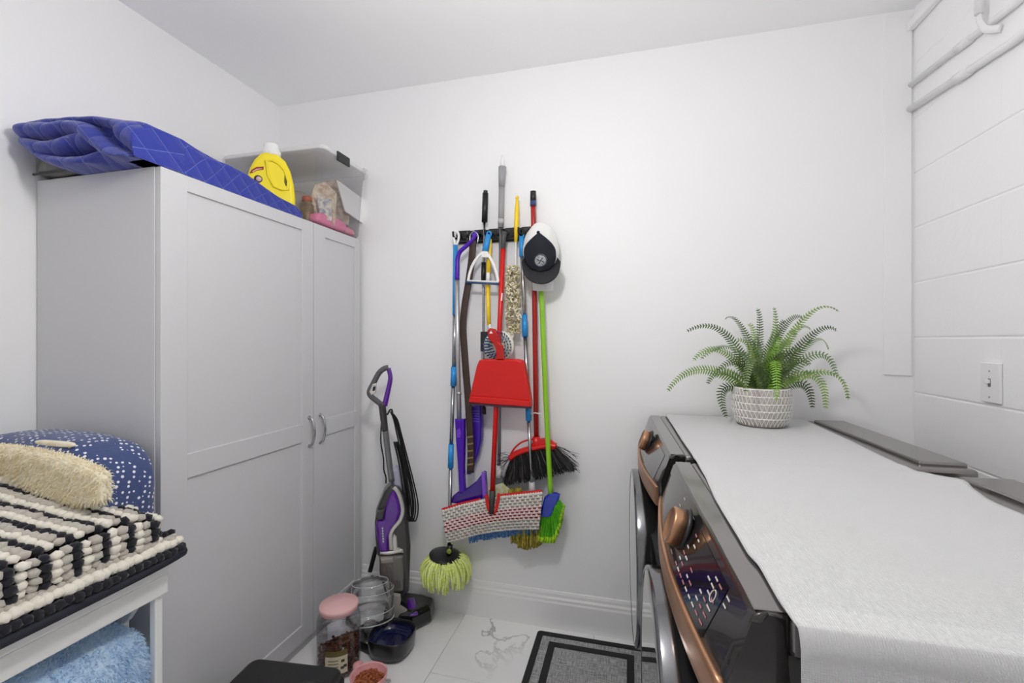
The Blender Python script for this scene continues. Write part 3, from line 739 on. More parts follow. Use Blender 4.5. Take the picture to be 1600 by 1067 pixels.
# grip and its raised rim
gr = [(300, 300), (380, 290), (470, 340), (540, 420), (585, 560), (580, 660), (500, 660), (400, 620), (330, 480)]
bm = B(); tube(bm, [jp.M @ Vector((*jx(*p), .036)) for p in gr], .006, 8, closed=True)
obj('grip_rim', bm, yel, body)
bm = B(); prism(bm, [jx(x, y) for x, y in [(535, 470), (565, 450), (585, 520), (578, 600), (550, 620), (530, 560)]], .030, .0366, .001, 1, jp.M); obj('grip_hole_shade', bm, mat('grip_shadow', '#5A5410', .6), body)  # dark plate on the face, painted as the shade inside the grip
bm = B(); prism(bm, [jx(x, y) for x, y in [(95, 455), (120, 410), (180, 375), (275, 370), (270, 410), (190, 420), (130, 450)]], .034, .0368, .0006, 1, jp.M); obj('label_badge', bm, mat('label_red', '#8E1F16', .4), body)
bm = B(); prism(bm, [jx(x, y) for x, y in [(130, 430), (185, 400), (255, 392), (250, 400), (190, 410), (138, 438)]], .036, .0372, 0, 1, jp.M); obj('label_lettering', bm, mat('label_cream', '#E7C9B0', .5), body)
c = jx(205, 525); bm = B(); lathe(bm, [(.0150, .034), (.0150, .0368), (0, .0369)], jp.M @ Matrix.Translation((c[0], c[1], 0)), 24); obj('label_roundel', bm, mat('label_navy', '#3B3550', .5), body)
bm = B(); lathe(bm, [(.0100, .0365), (.0100, .0373), (0, .0374)], jp.M @ Matrix.Translation((c[0]+.002, c[1], 0)), 20); obj('label_roundel', bm, mat('label_pink', '#D9B7B0', .5), body)
cc = jx(362, 190); bm = B(); CM = jp.M @ Matrix.Translation((cc[0], cc[1]-.004, 0)) @ Matrix.Rotation(-PI/2, 4, 'X')
lathe(bm, [(.034, -.004), (.034, .022), (.031, .026), (.029, .044), (.024, .050), (0, .051)], CM, 32)
for i in range(24):
    a = 2*PI*i/24; tube(bm, [CM @ Vector((.034*math.cos(a), .034*math.sin(a), z)) for z in (.001, .021)], .0012, 4)
obj('cap', bm, whitep, t)

# clear storage bin with white lid and its contents
bx0, bx1, by0, by1, bz0, bz1 = -1.795, -1.290, 1.672, 2.004, TOPZ+.002, TOPZ+.325
t = thing('storage_bin', 'clear plastic storage bin with white lid on the grey cabinet', 'storage bin', ((bx0+bx1)/2, (by0+by1)/2, bz0))
clr = clear('bin_plastic', '#F9F9FA', .10, .03, .55, haze=('#E3E4E6', .10))
def binloop(z, g): return [(a, b) for a, b in rrect(bx0-.0+.012-g*.6, by0+.012-g, bx1-.012+g*2.0, by1-.012+g*.6, .03, 5)]
bm = B(); LP = [binloop(bz0, 0), binloop(bz0+.01, .004), binloop(bz1-.035, .015), binloop(bz1-.034, .018), binloop(bz1-.004, .018)]; zz = [bz0, bz0+.01, bz1-.035, bz1-.034, bz1-.004]
V = [[bm.verts.new((x, y, z)) for x, y in L_] for L_, z in zip(LP, zz)]
for a, b in zip(V, V[1:]):
    for j in range(len(a)):
        f = bm.faces.new((a[j], a[(j+1) % len(a)], b[(j+1) % len(b)], b[j])); f.smooth = True
bm.faces.new(V[0][::-1]); obj('tub', bm, clr, t)
bm = B(); lp = rrect(bx0-.002, by0-.010, bx1+.030, by1+.008, .035, 6); prism(bm, lp, bz1-.010, bz1+.008, .004, 2)
prism(bm, rrect(bx0+.03, by0+.03, bx1-.01, by1-.03, .03, 6), bz1+.006, bz1+.016, .004, 2)
lid = obj('lid', bm, clear('milky_lid', '#FFFFFF', .3, .02, .3, haze=('#F4F4F4', .55)), t)
for yy in (1.80,):
    bm = B(); box(bm, (bx1+.0285, yy-.045, bz1-.030), (bx1+.0375, yy+.045, bz1+.012), .003); obj('latch', bm, mat('latch_black', '#222225', .4), t)
bm = B(); box(bm, (bx1+.0285, 1.955, bz1-.030), (bx1+.0375, 1.99, bz1+.010), .003); obj('latch', bm, clr, t)
G = 'odds and ends inside the storage bin'
bp_ = PLN((-1.40, 1.70, bz0+.004), (.25, -.97, 0)); fp = PLN((-1.308, 1.83, bz0+.004), (1, 0, 0))
def quadbox(pl, px, d0, d1, bev=.002): 
    bm = B(); prism(bm, [pl(x, y, d1) for x, y in px], d0, d1, bev, 1, pl.M); return bm
ZB = bz0+.004
o = obj('paper_bag', quadbox(PLN((-1.40, 1.745, ZB), (.4, -.92, 0)), [(484, 345), (522, 352), (524, 300), (508, 284), (492, 288), (483, 312)], -.03, 0), mat('bag_paper', '#C9A98A', .7, var=(45, '#EADFC8'))); tag(o, 'tan and cream printed packet inside the clear bin', 'packet', G); recenter(o, (-1.40, 1.72, ZB))
o = obj('booklet', quadbox(PLN((-1.335, 1.73, ZB), (.55, -.83, 0)), [(494, 304), (518, 312), (518, 346), (500, 340)], -.006, 0), mat('booklet_cover', '#E7DCCB', .5, var=(50, '#6E7FA6'))); tag(o, 'cream booklet with a blue drawing inside the clear bin', 'booklet', G); recenter(o, (-1.335, 1.73, ZB))
t2 = thing('spice_bottle', 'small brown bottle with orange red lid inside the clear bin', 'bottle', (at(478, 300, 1.705).x, 1.712, ZB), 0, G)
bm = B(); lathe(bm, [(0, 0), (.026, 0), (.028, .006), (.028, .085), (.018, .098), (.018, .104), (0, .104)], Matrix.Translation((at(478, 300, 1.705).x, 1.712, ZB)), 24); obj('body', bm, mat('brown_jar', '#8A6A4C', .3, var=(40, '#5E4632')), t2)
bm = B(); lathe(bm, [(.021, .102), (.021, .120), (.019, .122), (0, .122)], Matrix.Translation((at(478, 300, 1.705).x, 1.712, ZB)), 24); obj('lid', bm, mat('orange_red_lid', '#C5482B', .4), t2)
o = obj('white_card', quadbox(PLN((-1.305, 1.86, ZB), (1, .0, 0)), [(527, 281), (533, 285), (572, 314), (572, 352), (566, 348), (540, 330)], -.008, 0), mat('white_card', '#EDEDEB', .6)); tag(o, 'slanted white card leaning inside the clear bin', 'card', G); recenter(o, (-1.305, 1.86, ZB))
o = obj('brown_packet', quadbox(PLN((-1.43, 1.86, ZB), (.6, -.8, 0)), [(508, 345), (545, 352), (548, 300), (530, 280), (510, 282)], -.03, 0), mat('packet_brown', '#9A8272', .5, var=(35, '#C8B6A6'))); tag(o, 'brown and grey crinkled packet behind the booklet in the clear bin', 'packet', G); recenter(o, (-1.36, 1.83, ZB))
bm = B(); pillow(bm, (-1.335, 1.80, ZB+.028), (.032, .105, .026), .6, .4, amp=.004, fs=20)
o = obj('pink_cloth', bm, mat('pink_fabric', '#F27FAE', .8)); tag(o, 'bright pink folded cloth at the front of the clear bin', 'cloth', G); recenter(o, (-1.335, 1.80, ZB))
bm = B(); pillow(bm, (-1.345, 1.935, ZB+.020), (.032, .045, .018), .6, .4, amp=.004, fs=20)
o = obj('pink_roll', bm, mat('pink_fabric_pale', '#E88AA6', .8)); tag(o, 'rolled pale pink cloth in the bin corner by the wall', 'cloth', G); recenter(o, (-1.345, 1.935, ZB))
bm = B(); pillow(bm, (-1.415, 1.90, ZB+.055), (.045, .075, .05), .5, .5, amp=.012, fs=14)
o = obj('grey_bundle', bm, mat('grey_bundle', '#7C7688', .5, var=(30, '#A59FAE'))); tag(o, 'mauve grey wrapped bundle behind the pink cloth in the bin', 'bundle', G); recenter(o, (-1.415, 1.90, ZB))
bm = B(); pillow(bm, (-1.60, 1.83, ZB+.098), (.16, .105, .094), .5, .5, amp=.012, fs=10)
o = obj('clothing_pile', bm, mat('clothing_pile', '#8A8580', .8, var=(12, '#B5AFA8'))); tag(o, 'grey brown pile of fabric at the wall end of the clear bin', 'fabric', G); recenter(o, (-1.62, 1.82, ZB))
o = obj('navy_folder', quadbox(PLN((-1.40, 1.695, ZB), (.3, -.95, 0)), [(462, 338), (480, 344), (492, 352), (462, 350)], -.01, 0), mat('navy_cloth', '#1C2350', .7)); tag(o, 'dark navy cloth at the bottom of the clear bin', 'cloth', G); recenter(o, (-1.40, 1.695, ZB))

# ---------------------------------------------------------------- white table at the left with its bedding
t = thing('side_table', 'white painted side table holding the striped throw', 'table', (-1.47, .60, 0))
TX0, TX1, TY0, TY1 = -1.77, -1.190, .18, .948
bm = B(); box(bm, (TX0, TY0, .668), (TX1, TY1, .694), .006, 3); obj('table_top', bm, whitep, t)
for a, b in (((TX1-.018, TY0+.01, .617), (TX1-.002, TY1-.004, .668)), ((TX0+.01, TY0+.01, .617), (TX0+.026, TY1-.004, .668)), ((TX0+.026, TY1-.022, .617), (TX1-.018, TY1-.006, .668)), ((TX0+.026, TY0+.01, .617), (TX1-.018, TY0+.026, .668))):
    bm = B(); box(bm, a, b, .004, 2); obj('apron', bm, whitep, t)
for x in (TX0+.022, TX1-.022):
    for y in (TY0+.03, TY1-.022):
        bm = B(); box(bm, (x-.010, y-.010, 0), (x+.010, y+.010, .62), .003, 2); obj('leg', bm, whitep, t)
bm = B(); box(bm, (-1.345, TY1-.026, .30), (-1.325, TY1-.008, .62), .003); obj('support_post', bm, whitep, t)
bm = B(); prism(bm, [(-.0, 0), (.12, 0), (.10, -.014), (.05, -.045), (.02, -.085), (0, -.10)], -.008, .008, .002, 1, frame((-1.33, TY1-.017, .62), (1, 0, 0), (0, 0, 1))); obj('corner_bracket', bm, whitep, t)
bm = B(); box(bm, (TX0+.012, TY0+.02, .27), (TX1-.012, TY1-.012, .29), .003); obj('shelf', bm, whitep, t)
# light blue plush on the shelf
t = thing('plush_blanket', 'light blue plush blanket folded under the white table', 'blanket', (-1.47, .60, .291))
def plfn(p, d):
    p.z = max(p.z, .2915); return p
bm = B(); pillow(bm, (-1.452, .585, .425), (.268, .340, .152), .5, .3, 60, 30, amp=.012, fs=8, fn=plfn)
plm = mat('plush_blue', '#C6DFF4', .95, sheen=.6, var=(18, '#B2D0EC'), bump=(70, .6, .006))
f_ = fur(bm, 11000, .014, .0012, 5, lambda c: c.z > .42 and c.x > -1.62 and c.y > .55)
obj('body', bm, plm, t); obj('pile', f_, plm, t, kind='stuff')
# navy dotted blanket with sherpa lining
def dots(name, base, dot, cell, r):
    m = mat(name, base, .85, sheen=.3, bump=(60, .5, .004)); nt = m.node_tree; N = nt.nodes.new; L = nt.links.new; b = nt.nodes['Principled BSDF']
    uv = N('ShaderNodeTexCoord'); mp = N('ShaderNodeMapping'); mp.inputs['Scale'].default_value = (1/cell, 1/cell, 1/cell); mp.inputs['Rotation'].default_value = (.3, .4, .5); L(uv.outputs['Object'], mp.inputs[0])
    v = N('ShaderNodeTexVoronoi'); v.voronoi_dimensions = '3D'; v.inputs['Scale'].default_value = 1; v.inputs['Randomness'].default_value = .3; L(mp.outputs[0], v.inputs['Vector'])
    lt = N('ShaderNodeMath'); lt.operation = 'LESS_THAN'; lt.inputs[1].default_value = r; L(v.outputs['Distance'], lt.inputs[0])
    nz = N('ShaderNodeTexNoise'); nz.inputs['Scale'].default_value = 14; L(uv.outputs['UV'], nz.inputs['Vector'])
    g = N('ShaderNodeMath'); g.operation = 'GREATER_THAN'; g.inputs[1].default_value = .42; L(nz.outputs['Fac'], g.inputs[0])
    mu = N('ShaderNodeMath'); mu.operation = 'MULTIPLY'; L(lt.outputs[0], mu.inputs[0]); L(g.outputs[0], mu.inputs[1])
    mx = N('ShaderNodeMix'); mx.data_type = 'RGBA'; mx.inputs['A'].default_value = lin(base); mx.inputs['B'].default_value = lin(dot); L(mu.outputs[0], mx.inputs['Factor']); L(mx.outputs['Result'], b.inputs['Base Color'])
    return m
TT = .695
t = thing('sherpa_blanket', 'navy white dotted blanket with cream sherpa lining beside the cabinet', 'blanket', (-1.53, .92, TT))
navd = dots('navy_dots', '#3A4A7A', '#E6E8F0', .0125, .30)
def nvfn(p, d):
    s = max(0, (p.x+1.42)/.2); p.z -= .06*s*s*max(0, d.z); p.z = max(p.z, TT); return p
bm = B(); pillow(bm, (-1.53, .898, .862), (.272, .100, .172), .55, .45, 64, 30, amp=.008, fs=9, fn=nvfn); obj('outer_face', bm, navd, t)
sher = mat('sherpa_cream', '#EADFBE', .95, sheen=.5, var=(40, '#F3ECD6'), bump=(80, .6, .006))
def shfn(p, d):
    k = (p.x+1.66)/.45; p.z = .962+(p.z-.962)*(1-.35*max(0, k-.6)/.4)-.012*k-.012*k*k; p.y += .012*k; return p
bm = B(); pillow(bm, (-1.435, .796, .962), (.225, .018, .062), .3, .3, 60, 22, amp=.005, fs=12, fn=shfn)
f_ = fur(bm, 7000, .011, .001, 6, lambda c: c.y < .82)
li = obj('sherpa_lining', bm, sher, t); obj('pile', f_, sher, li, kind='stuff')
bm = B(); pillow(bm, (-1.29, .862, .885), (.012, .010, .055), .6, .6, 16, 12); obj('sherpa_edge', bm, sher, t)
bm = B(); pillow(bm, (-1.43, .835, 1.024), (.07, .008, .007), .6, .6, 24, 10); obj('sherpa_edge', bm, sher, t)
# striped chenille throw: folded double, rows of puffs
t = thing('chenille_throw', 'black, cream and grey striped chunky throw folded on the white table', 'blanket', (-1.45, .62, TT))
navy = mat('throw_navy', '#15151F', .95, sheen=.2, bump=(120, .6, .004)); cream = mat('throw_cream', '#E8E3D6', .95, sheen=.5, bump=(120, .6, .004)); greyc = mat('throw_grey', '#B9B3A9', .95, sheen=.5, bump=(120, .6, .004))
FX = -1.180
def ztop(x, y):
    k = min(1, max(0, (FX-x)/.34)); e = max(0, (y-.80)/.10)
    return .850+.088*k-.02*min(1, e)**2+.006*noise.noise(Vector((x*6, y*6, 1)))
def basefn(p, d): p.z = max(p.z, TT+.001); return p
bm = B(); pillow(bm, (-1.478, .585, .735), (.300, .372, .038), .35, .3, 60, 16, amp=.003, fs=14, fn=basefn); obj('lower_fold', bm, navy, t)
bm = B(); pillow(bm, (-1.475, .565, .80), (.276, .335, .05), .4, .3, 60, 16); 
for v in bm.verts:
    if v.co.z > .80: v.co.z = lerp(v.co.z, ztop(v.co.x, v.co.y)-.012, .9)
obj('upper_fold', bm, navy, t)
rnd = random.Random(21)
PB = {'n': B(), 'c': B(), 'g': B()}
def puff(k, p, s=1.0, n=Vector((0, 0, 1))):
    R = Matrix.Rotation(rnd.uniform(0, 6), 4, 'Z') @ Matrix.Rotation(rnd.uniform(-.5, .5), 4, 'X')
    j = lambda: rnd.uniform(.85, 1.2)
    blob(PB[k], p+Vector((rnd.uniform(-.0015, .0015), rnd.uniform(-.0015, .0015), rnd.uniform(-.002, .002))), (.0132*s*j(), .0118*s*j(), .0108*s*j()), R)
seq = 'ncg'; RS = .0186
for k in range(-8, 30):
    yk = .445+RS*k; col = 'ncgncgcnc'[k % 3] if k % 3 == 0 else ('c' if k % 3 == 1 else 'g')
    # over the top
    x = FX-.012; i = 0
    while x > -1.74:
        y = yk+.30*(x-FX)+.25*(x-FX)**2*(1 if x < -1.3 else .4)
        if .27 < y < .895: puff(col, Vector((x, y, ztop(x, y)+(.002 if col != 'n' else -.001))))
        x -= .0165
    # down the front face
    if .29 < yk < .905:
        for z in (.836, .818, .800, .783): puff(col, Vector((FX+.002+.004*math.sin((z-.78)*50), yk+rnd.uniform(-.002, .002), z-.02*min(1, max(0, (yk-.80)/.10))**2)), 1.02)
for y in [.26+.0175*i for i in range(40)]:
    e = 0
    puff('g', Vector((FX+.004, y, .768)), 1.0); puff('c', Vector((FX+.017, y+.004, .757)), 1.25); puff('n', Vector((FX+.026, y, .737)), 1.05); puff('n', Vector((FX-.004, y, .778)), .9)
for x in [FX+.01-.0175*i for i in range(10)]:
    puff('c', Vector((x, .945, .752)), 1.1); puff('n', Vector((x+.004, .957, .737)), 1.0); puff('g', Vector((x, .93, .765)), 1.0)
for x in [FX-.0175*i for i in range(18)]:
    for z, cc_ in ((.83, 'c'), (.81, 'g'), (.79, 'n'), (.775, 'c')): puff(cc_, Vector((x, .905, z)), 1.0)
for k, nm, mm in (('n', 'navy_rows', navy), ('c', 'cream_rows', cream), ('g', 'grey_rows', greyc)):
    obj(nm, PB[k], mm, t, kind='stuff')
bm = B(); tube(bm, smoothpath([(FX+.024, .24, .716), (FX+.028, .5, .716), (FX+.028, .80, .717), (FX+.026, .935, .722), (FX+.008, .962, .726), (FX-.10, .966, .724), (FX-.3, .966, .722)], 8), .0085, 8, flat=1.3, flatdir=(0, 0, 1)); obj('binding', bm, mat('throw_binding', '#20222E', .8), t)
# ---------------------------------------------------------------- upright carpet cleaner
VO = Vector((-1.055, 1.885, 0)); vp = PLN(VO)
t = thing('carpet_cleaner', 'purple and grey upright carpet cleaner standing in the corner', 'vacuum', VO)
gm = mat('vac_graphite', '#3A3838', .3, coat=.3); gml = mat('vac_pole_grey', '#7C7C7E', .3, metal=.4); silv = mat('vac_silver', '#D2D0CC', .25, metal=.5)
vpur = mat('vac_purple', '#5A1A94', .16, coat=.7); vlil = clear('vac_lilac_tank', '#E6E4F2', .1, .06, .6, haze=('#D3D0E6', .82)); vclr = clear('vac_clear_tank', '#E2DDD8', .06, .06, .9, haze=('#A8A098', .30))
def v7(x, y): return 575+x*.2439, 740+y*.2437
def vtube(px, r, d=0, n=10, mm=gm, name='tube', par=None, k=5, flat=1, sm=True):
    pts = [vp.w(x, y, d) for x, y in px]
    if sm and len(pts) > 2: pts = smoothpath(pts, k)
    bm = B()
    if isinstance(r, tuple): r = [lerp(r[0], r[1], i/(len(pts)-1)) for i in range(len(pts))]
    tube(bm, pts, r, n, flat=flat, flatdir=vp.n if flat != 1 else None); return obj(name, bm, mm, par or t)
def vprism(px, d0, d1, bev, mm, name, par=None, seg=3):
    bm = B(); prism(bm, [vp(x, y, (d0+d1)/2) for x, y in px], d0, d1, bev, seg, vp.M); return obj(name, bm, mm, par or t, smooth=False)
hd = vtube([(600, 636), (592, 629), (579, 618), (578, 610), (584, 598), (592, 583), (600, 576), (607, 574)], .0125, 0, 12, mat('vac_handle_grey', '#59575A', .35), 'handle')
vtube([(607, 575), (610, 591), (606, 612), (601, 634)], (.0095, .013), 0, 12, vpur, 'handle_grip', hd)
vprism([(582, 600), (589, 598), (588, 613), (580, 618), (577, 612)], .004, .016, .004, silv, 'switch_plate', hd, 2)
vprism([(583, 604), (587, 603), (586, 610), (582, 611)], .012, .0175, .001, blackp, 'switch', hd, 1)
vtube([(597, 630), (599, 650), (602, 673)], (.017, .0145), 0, 12, gm, 'neck')
vtube([(602, 671), (606, 705), (612, 752)], .0135, 0, 12, gml, 'pole', flat=.7)
vtube([(605, 648), (609, 641), (612, 640), (613, 645)], .004, .0, 8, blackp, 'cord_hook')
vprism([(613, 733), (619, 728), (627, 730), (632, 745), (637, 780), (622, 782), (615, 760)], -.075, -.012, .012, vlil, 'water_tank')
# main shell
main = [v7(x, y) for x, y in [(150, 60), (128, 75), (105, 100), (75, 175), (52, 235), (45, 300), (50, 400), (60, 500), (75, 515), (75, 620), (110, 740), (130, 790), (200, 790), (262, 725), (268, 560), (272, 440), (262, 330), (250, 220), (235, 120), (200, 75)]]
vprism(main, -.065, .028, .018, gm, 'body')
vprism([v7(x, y) for x, y in [(168, 95), (200, 150), (213, 235), (190, 300), (150, 352), (132, 400), (133, 494), (76, 498), (60, 420), (50, 330), (58, 285), (98, 285), (108, 215), (135, 140)]], .0, .044, .014, vpur, 'purple_shell')
vtube([v7(x, y) for x, y in [(165, 88), (192, 120), (212, 175), (222, 240), (205, 300), (165, 350), (146, 390), (146, 440), (150, 488)]], .0095, .040, 8, silv, 'silver_trim', flat=.5)
vtube([v7(x, y) for x, y in [(78, 505), (140, 508), (222, 492)]], .0085, .036, 8, silv, 'silver_band', flat=.6)
vprism([v7(x, y) for x, y in [(165, 380), (185, 400), (190, 470), (225, 485), (228, 505), (160, 500), (150, 440)]], .02, .040, .006, silv, 'silver_panel')
vprism([v7(x, y) for x, y in [(60, 235), (110, 215), (100, 285), (60, 292), (48, 275)]], .01, .050, .008, gm, 'release_button')
for k in range(6):
    x, y = 92+1.0*k, 345+17*k
    vprism([v7(*p) for p in [(x-4, y), (x+5, y-2), (x+6, y+9), (x-3, y+11)]], .043, .0455, 0, silv, 'brand_mark', None, 1)
vprism([v7(x, y) for x, y in [(70, 522), (225, 515), (230, 600), (226, 735), (135, 762), (88, 660)]], .0, .052, .012, vclr, 'dirt_tank')
vprism([v7(x, y) for x, y in [(112, 590), (165, 580), (200, 700), (150, 735), (120, 690)]], .02, .040, .006, mat('tank_core', '#3C2E55', .35), 'tank_float')
vprism([v7(x, y) for x, y in [(82, 540), (160, 530), (165, 560), (85, 565)]], .02, .056, .004, mat('tank_cap', '#8C8884', .3), 'tank_handle')
# floor head
FP = [(-1.085, 1.845), (-.985, 1.812), (-.925, 1.822), (-.872, 1.905), (-.892, 1.985), (-.96, 2.0), (-1.08, 1.995), (-1.12, 1.93)]
bm = B(); prism(bm, FP, .004, .085, .022, 4, taper=.92); foot = obj('floor_head', bm, mat('vac_black', '#1A1819', .22, coat=.4), t)
for x, y in ((-1.07, 1.97), (-.91, 1.97)):
    bm = B(); tube(bm, [(x-.012, y, .02), (x+.012, y, .02)], .02, 16); obj('wheel', bm, blackp, t)
bm = B(); tube(bm, smoothpath([(-.990, 1.93, .086), (-.960, 1.885, .086), (-.925, 1.835, .074)], 5), .019, 10, flat=.22, flatdir=(0, 0, 1)); obj('purple_stripe', bm, vpur, t)
np_ = PLN((-1.005, 1.815, 0))
def nprism(px, d0, d1, bev, mm, name):
    bm = B(); prism(bm, [np_(x, y, d1) for x, y in px], d0, d1, bev, 2, np_.M); return obj(name, bm, mm, t)
nz = [v7(x, y) for x, y in [(125, 830), (140, 790), (165, 775), (208, 782), (212, 815), (205, 850), (250, 880), (296, 898), (285, 970), (200, 975), (125, 940)]]
nprism(nz, -.022, 0, .006, clear('vac_nozzle', '#F0ECE8', .06, .06, .9, haze=('#D8D2CC', .40)), 'nozzle_window')
nprism([v7(x, y) for x, y in [(135, 925), (180, 905), (270, 930), (262, 965), (150, 955)]], -.018, -.008, .003, mat('lint', '#B09A92', .9, bump=(200, .8, .004)), 'lint')
vtube([v7(x, y) for x, y in [(55, 470), (35, 540), (12, 630)]], .010, -.06, 8, blackp, 'hose', flat=.6)
# hanging cord
for k, (dx, dd) in enumerate([(0, .0), (5, -.008), (-5, .006), (9, .004), (2, -.016)]):
    vtube([(610, 643), (617+dx*.4, 655), (623+dx*.5, 680), (630+dx*.6, 710), (638+dx*.7, 745), (644+dx*.9, 780), (644+dx, 800), (640+dx, 814), (636+dx*.8, 806), (635+dx*.7, 780), (626+dx*.6, 722), (618+dx*.5, 690)], .0036, .012+dd, 6, blackp, 'cord')
vtube([(596, 660), (595, 690), (599, 715), (600, 735), (603, 745), (603, 755)], .0036, -.012, 6, blackp, 'cord')

# ---------------------------------------------------------------- pet corner
pinkm = mat('pink_plastic', '#E9B9B9', .5); kib = mat('kibble', '#7A4A2A', .8, var=(60, '#5A321C'))
# food jar
jc = Vector((-1.112, 1.563, 0))
t = thing('food_jar', 'clear jar of brown kibble with a pale pink lid on the floor', 'jar', jc)
JM = Matrix.Translation(jc)
jarc = clear('jar_plastic', '#F4F4F8', .05, .05, .9)
JP = [(0.0000, .002), (0.0696, .002), (0.0789, .010), (0.0812, .030), (0.0812, .135), (0.0818, .140), (0.0777, .147), (0.0818, .154), (0.0818, .170), (0.0777, .177), (0.0818, .184), (0.0800, .205), (0.0719, .222), (0.0696, .232)]
bm = B(); lathe(bm, JP, JM, 48, cap=False); obj('jar_body', bm, jarc, t)
bm = B(); lathe(bm, [(0, .228), (.067, .228), (.071, .231), (.072, .240), (.073, .242), (.0735, .250), (.071, .254), (0, .254)], JM, 48); obj('lid', bm, pinkm, t)
bm = B()
for i in range(9):
    for j in range(3):
        pass
a0 = math.atan2(-jc.y, -jc.x)
LB = lambda u, v: jc+Vector((.0836*math.cos(a0-.62+1.0*u), .0836*math.sin(a0-.62+1.0*u), .03+.085*v))
bm = B(); grid(bm, LB, 12, 4); lab = obj('label', bm, mat('jar_label', '#D8CFB8', .6), t)
bm = B(); grid(bm, lambda u, v: LB(u, .78+.25*v)+(LB(u, 0)-jc).normalized()*.0006, 12, 2); obj('label_band', bm, mat('label_olive', '#6E6334', .6), lab)
for k in range(4):
    bm = B(); grid(bm, lambda u, v: LB(.15+.45*u, .16+.14*k+.05*v)+(LB(u, 0)-jc).normalized()*.0006, 6, 2); obj('label_lettering', bm, mat('label_ink', '#8C8267', .6), lab)
for k, (u0, v0) in enumerate([(.72, .5), (.70, .2), (.82, .25)]):
    bm = B(); grid(bm, lambda u, v: LB(u0+.14*u, v0+.12*v)+(LB(u, 0)-jc).normalized()*.0006, 4, 2); obj('label_lettering', bm, mat('label_dark', '#4A4030', .6), lab)
rnd = random.Random(4); bm = B()
for i in range(1200):
    a = rnd.uniform(0, 2*PI); rr = .073*math.sqrt(rnd.random()); rr = max(rr, .050) if rnd.random() < .8 else rr
    lim = .095+.02*math.cos(a-a0-.6)
    z = .010+rnd.random()*lim if rr > .053 else .010+lim*(.9+.1*rnd.random())
    blob(bm, jc+Vector((rr*math.cos(a), rr*math.sin(a), z)), (.0065, .006, .0045), Matrix.Rotation(rnd.uniform(0, 6), 4, Vector((rnd.random(), rnd.random(), .3)).normalized()))
o = obj('kibble', bm, kib); tag(o, 'brown kibble filling the lower half of the clear jar', 'pet food', kind='stuff'); recenter(o, jc+Vector((0, 0, .004)))
# water dispenser
dc = Vector((-1.085, 1.742, 0)); bc = Vector((-.957, 1.702, 0))
t = thing('water_dispenser', 'black pet water dispenser with a clear upright tank on the floor', 'pet dispenser', dc)
def hull2(c0, r0, c1, r1, n=40):
    ps = [Vector((c0.x+r0*math.cos(2*PI*i/n), c0.y+r0*math.sin(2*PI*i/n), 0)) for i in range(n)]+[Vector((c1.x+r1*math.cos(2*PI*i/n), c1.y+r1*math.sin(2*PI*i/n), 0)) for i in range(n)]
    ps = sorted({(round(p.x, 5), round(p.y, 5)) for p in ps})
    def half(pp):
        h = []
        for p in pp:
            while len(h) > 1 and (h[-1][0]-h[-2][0])*(p[1]-h[-2][1])-(h[-1][1]-h[-2][1])*(p[0]-h[-2][0]) <= 0: h.pop()
            h.append(p)
        return h[:-1]
    return half(ps)+half(ps[::-1])
bm = B(); prism(bm, hull2(dc, .074, bc, .070), .0, .038, .006, 2, taper=.97); base = obj('base', bm, mat('dispenser_black', '#131418', .28, coat=.3), t)
bm = B()
def bowlpt(prof):
    def fn(u, v):
        a = 2*PI*u; k = v*(len(prof)-1); i = min(int(k), len(prof)-2); r = lerp(prof[i][0], prof[i+1][0], k-i); z = lerp(prof[i][1], prof[i+1][1], k-i)
        return bc+Vector((sgnpow(math.cos(a), .7)*r, sgnpow(math.sin(a), .7)*r, z))
    return fn
grid(bm, bowlpt([(.066, .004), (.082, .012), (.088, .05), (.090, .078), (.088, .082), (.084, .080), (.080, .066)]), 48, 13, closeu=True); obj('bowl', bm, MATS['dispenser_black'], t)
bm = B(); grid(bm, bowlpt([(.081, .068), (.077, .055), (.068, .044), (.0, .042)]), 48, 10, closeu=True); obj('bowl_lining', bm, mat('navy_bowl', '#0F1440', .15, coat=.5), t)
dcl = clear('tank_plastic', '#F8F9FA', .03, .09, 1.3)
TM = Matrix.Translation(dc) @ Matrix.Rotation(math.radians(29), 4, 'Z')
bm = B(); lathe(bm, [(.030, .040), (.034, .052), (.060, .066), (.076, .085), (.079, .10), (.079, .128), (.076, .132), (.079, .138), (.079, .215), (.077, .222), (.062, .246), (.058, .249), (.036, .254), (.032, .262), (.030, .264), (0, .264)], TM, 56, sx=1.25, sy=.80, cap=False); tk = obj('water_tank', bm, dcl, t)
bm = B(); lathe(bm, [(.0, .041), (.024, .041), (.026, .046), (.026, .070), (.020, .076), (0, .076)], TM, 28); obj('valve', bm, clear('valve_plastic', '#E4E4E4', .1, .15, 1, haze=('#DDDDDD', .35)), t)
bm = B(); tube(bm, [TM @ Vector((.079*1.25*math.cos(a)*1.005, .079*.80*math.sin(a)*1.005, .092)) for a in [2*PI*i/48 for i in range(48)]], .0024, 6, closed=True); obj('tank_rib_highlight', bm, clear('rib_highlight_plastic', '#FFFFFF', .05, .2, 1.0, haze=('#F2F2F2', .4)), tk)
for zz_, rr_ in ((.135, .079), (.218, .0785), (.248, .0595)):
    bm = B(); tube(bm, [TM @ Vector((rr_*1.25*math.cos(a), rr_*.80*math.sin(a), zz_)) for a in [2*PI*i/48 for i in range(48)]], .0016, 6, closed=True); obj('tank_rib_highlight', bm, MATS['rib_highlight_plastic'], tk)  # whiter rings added to paint the crisp highlights along the tank's edges
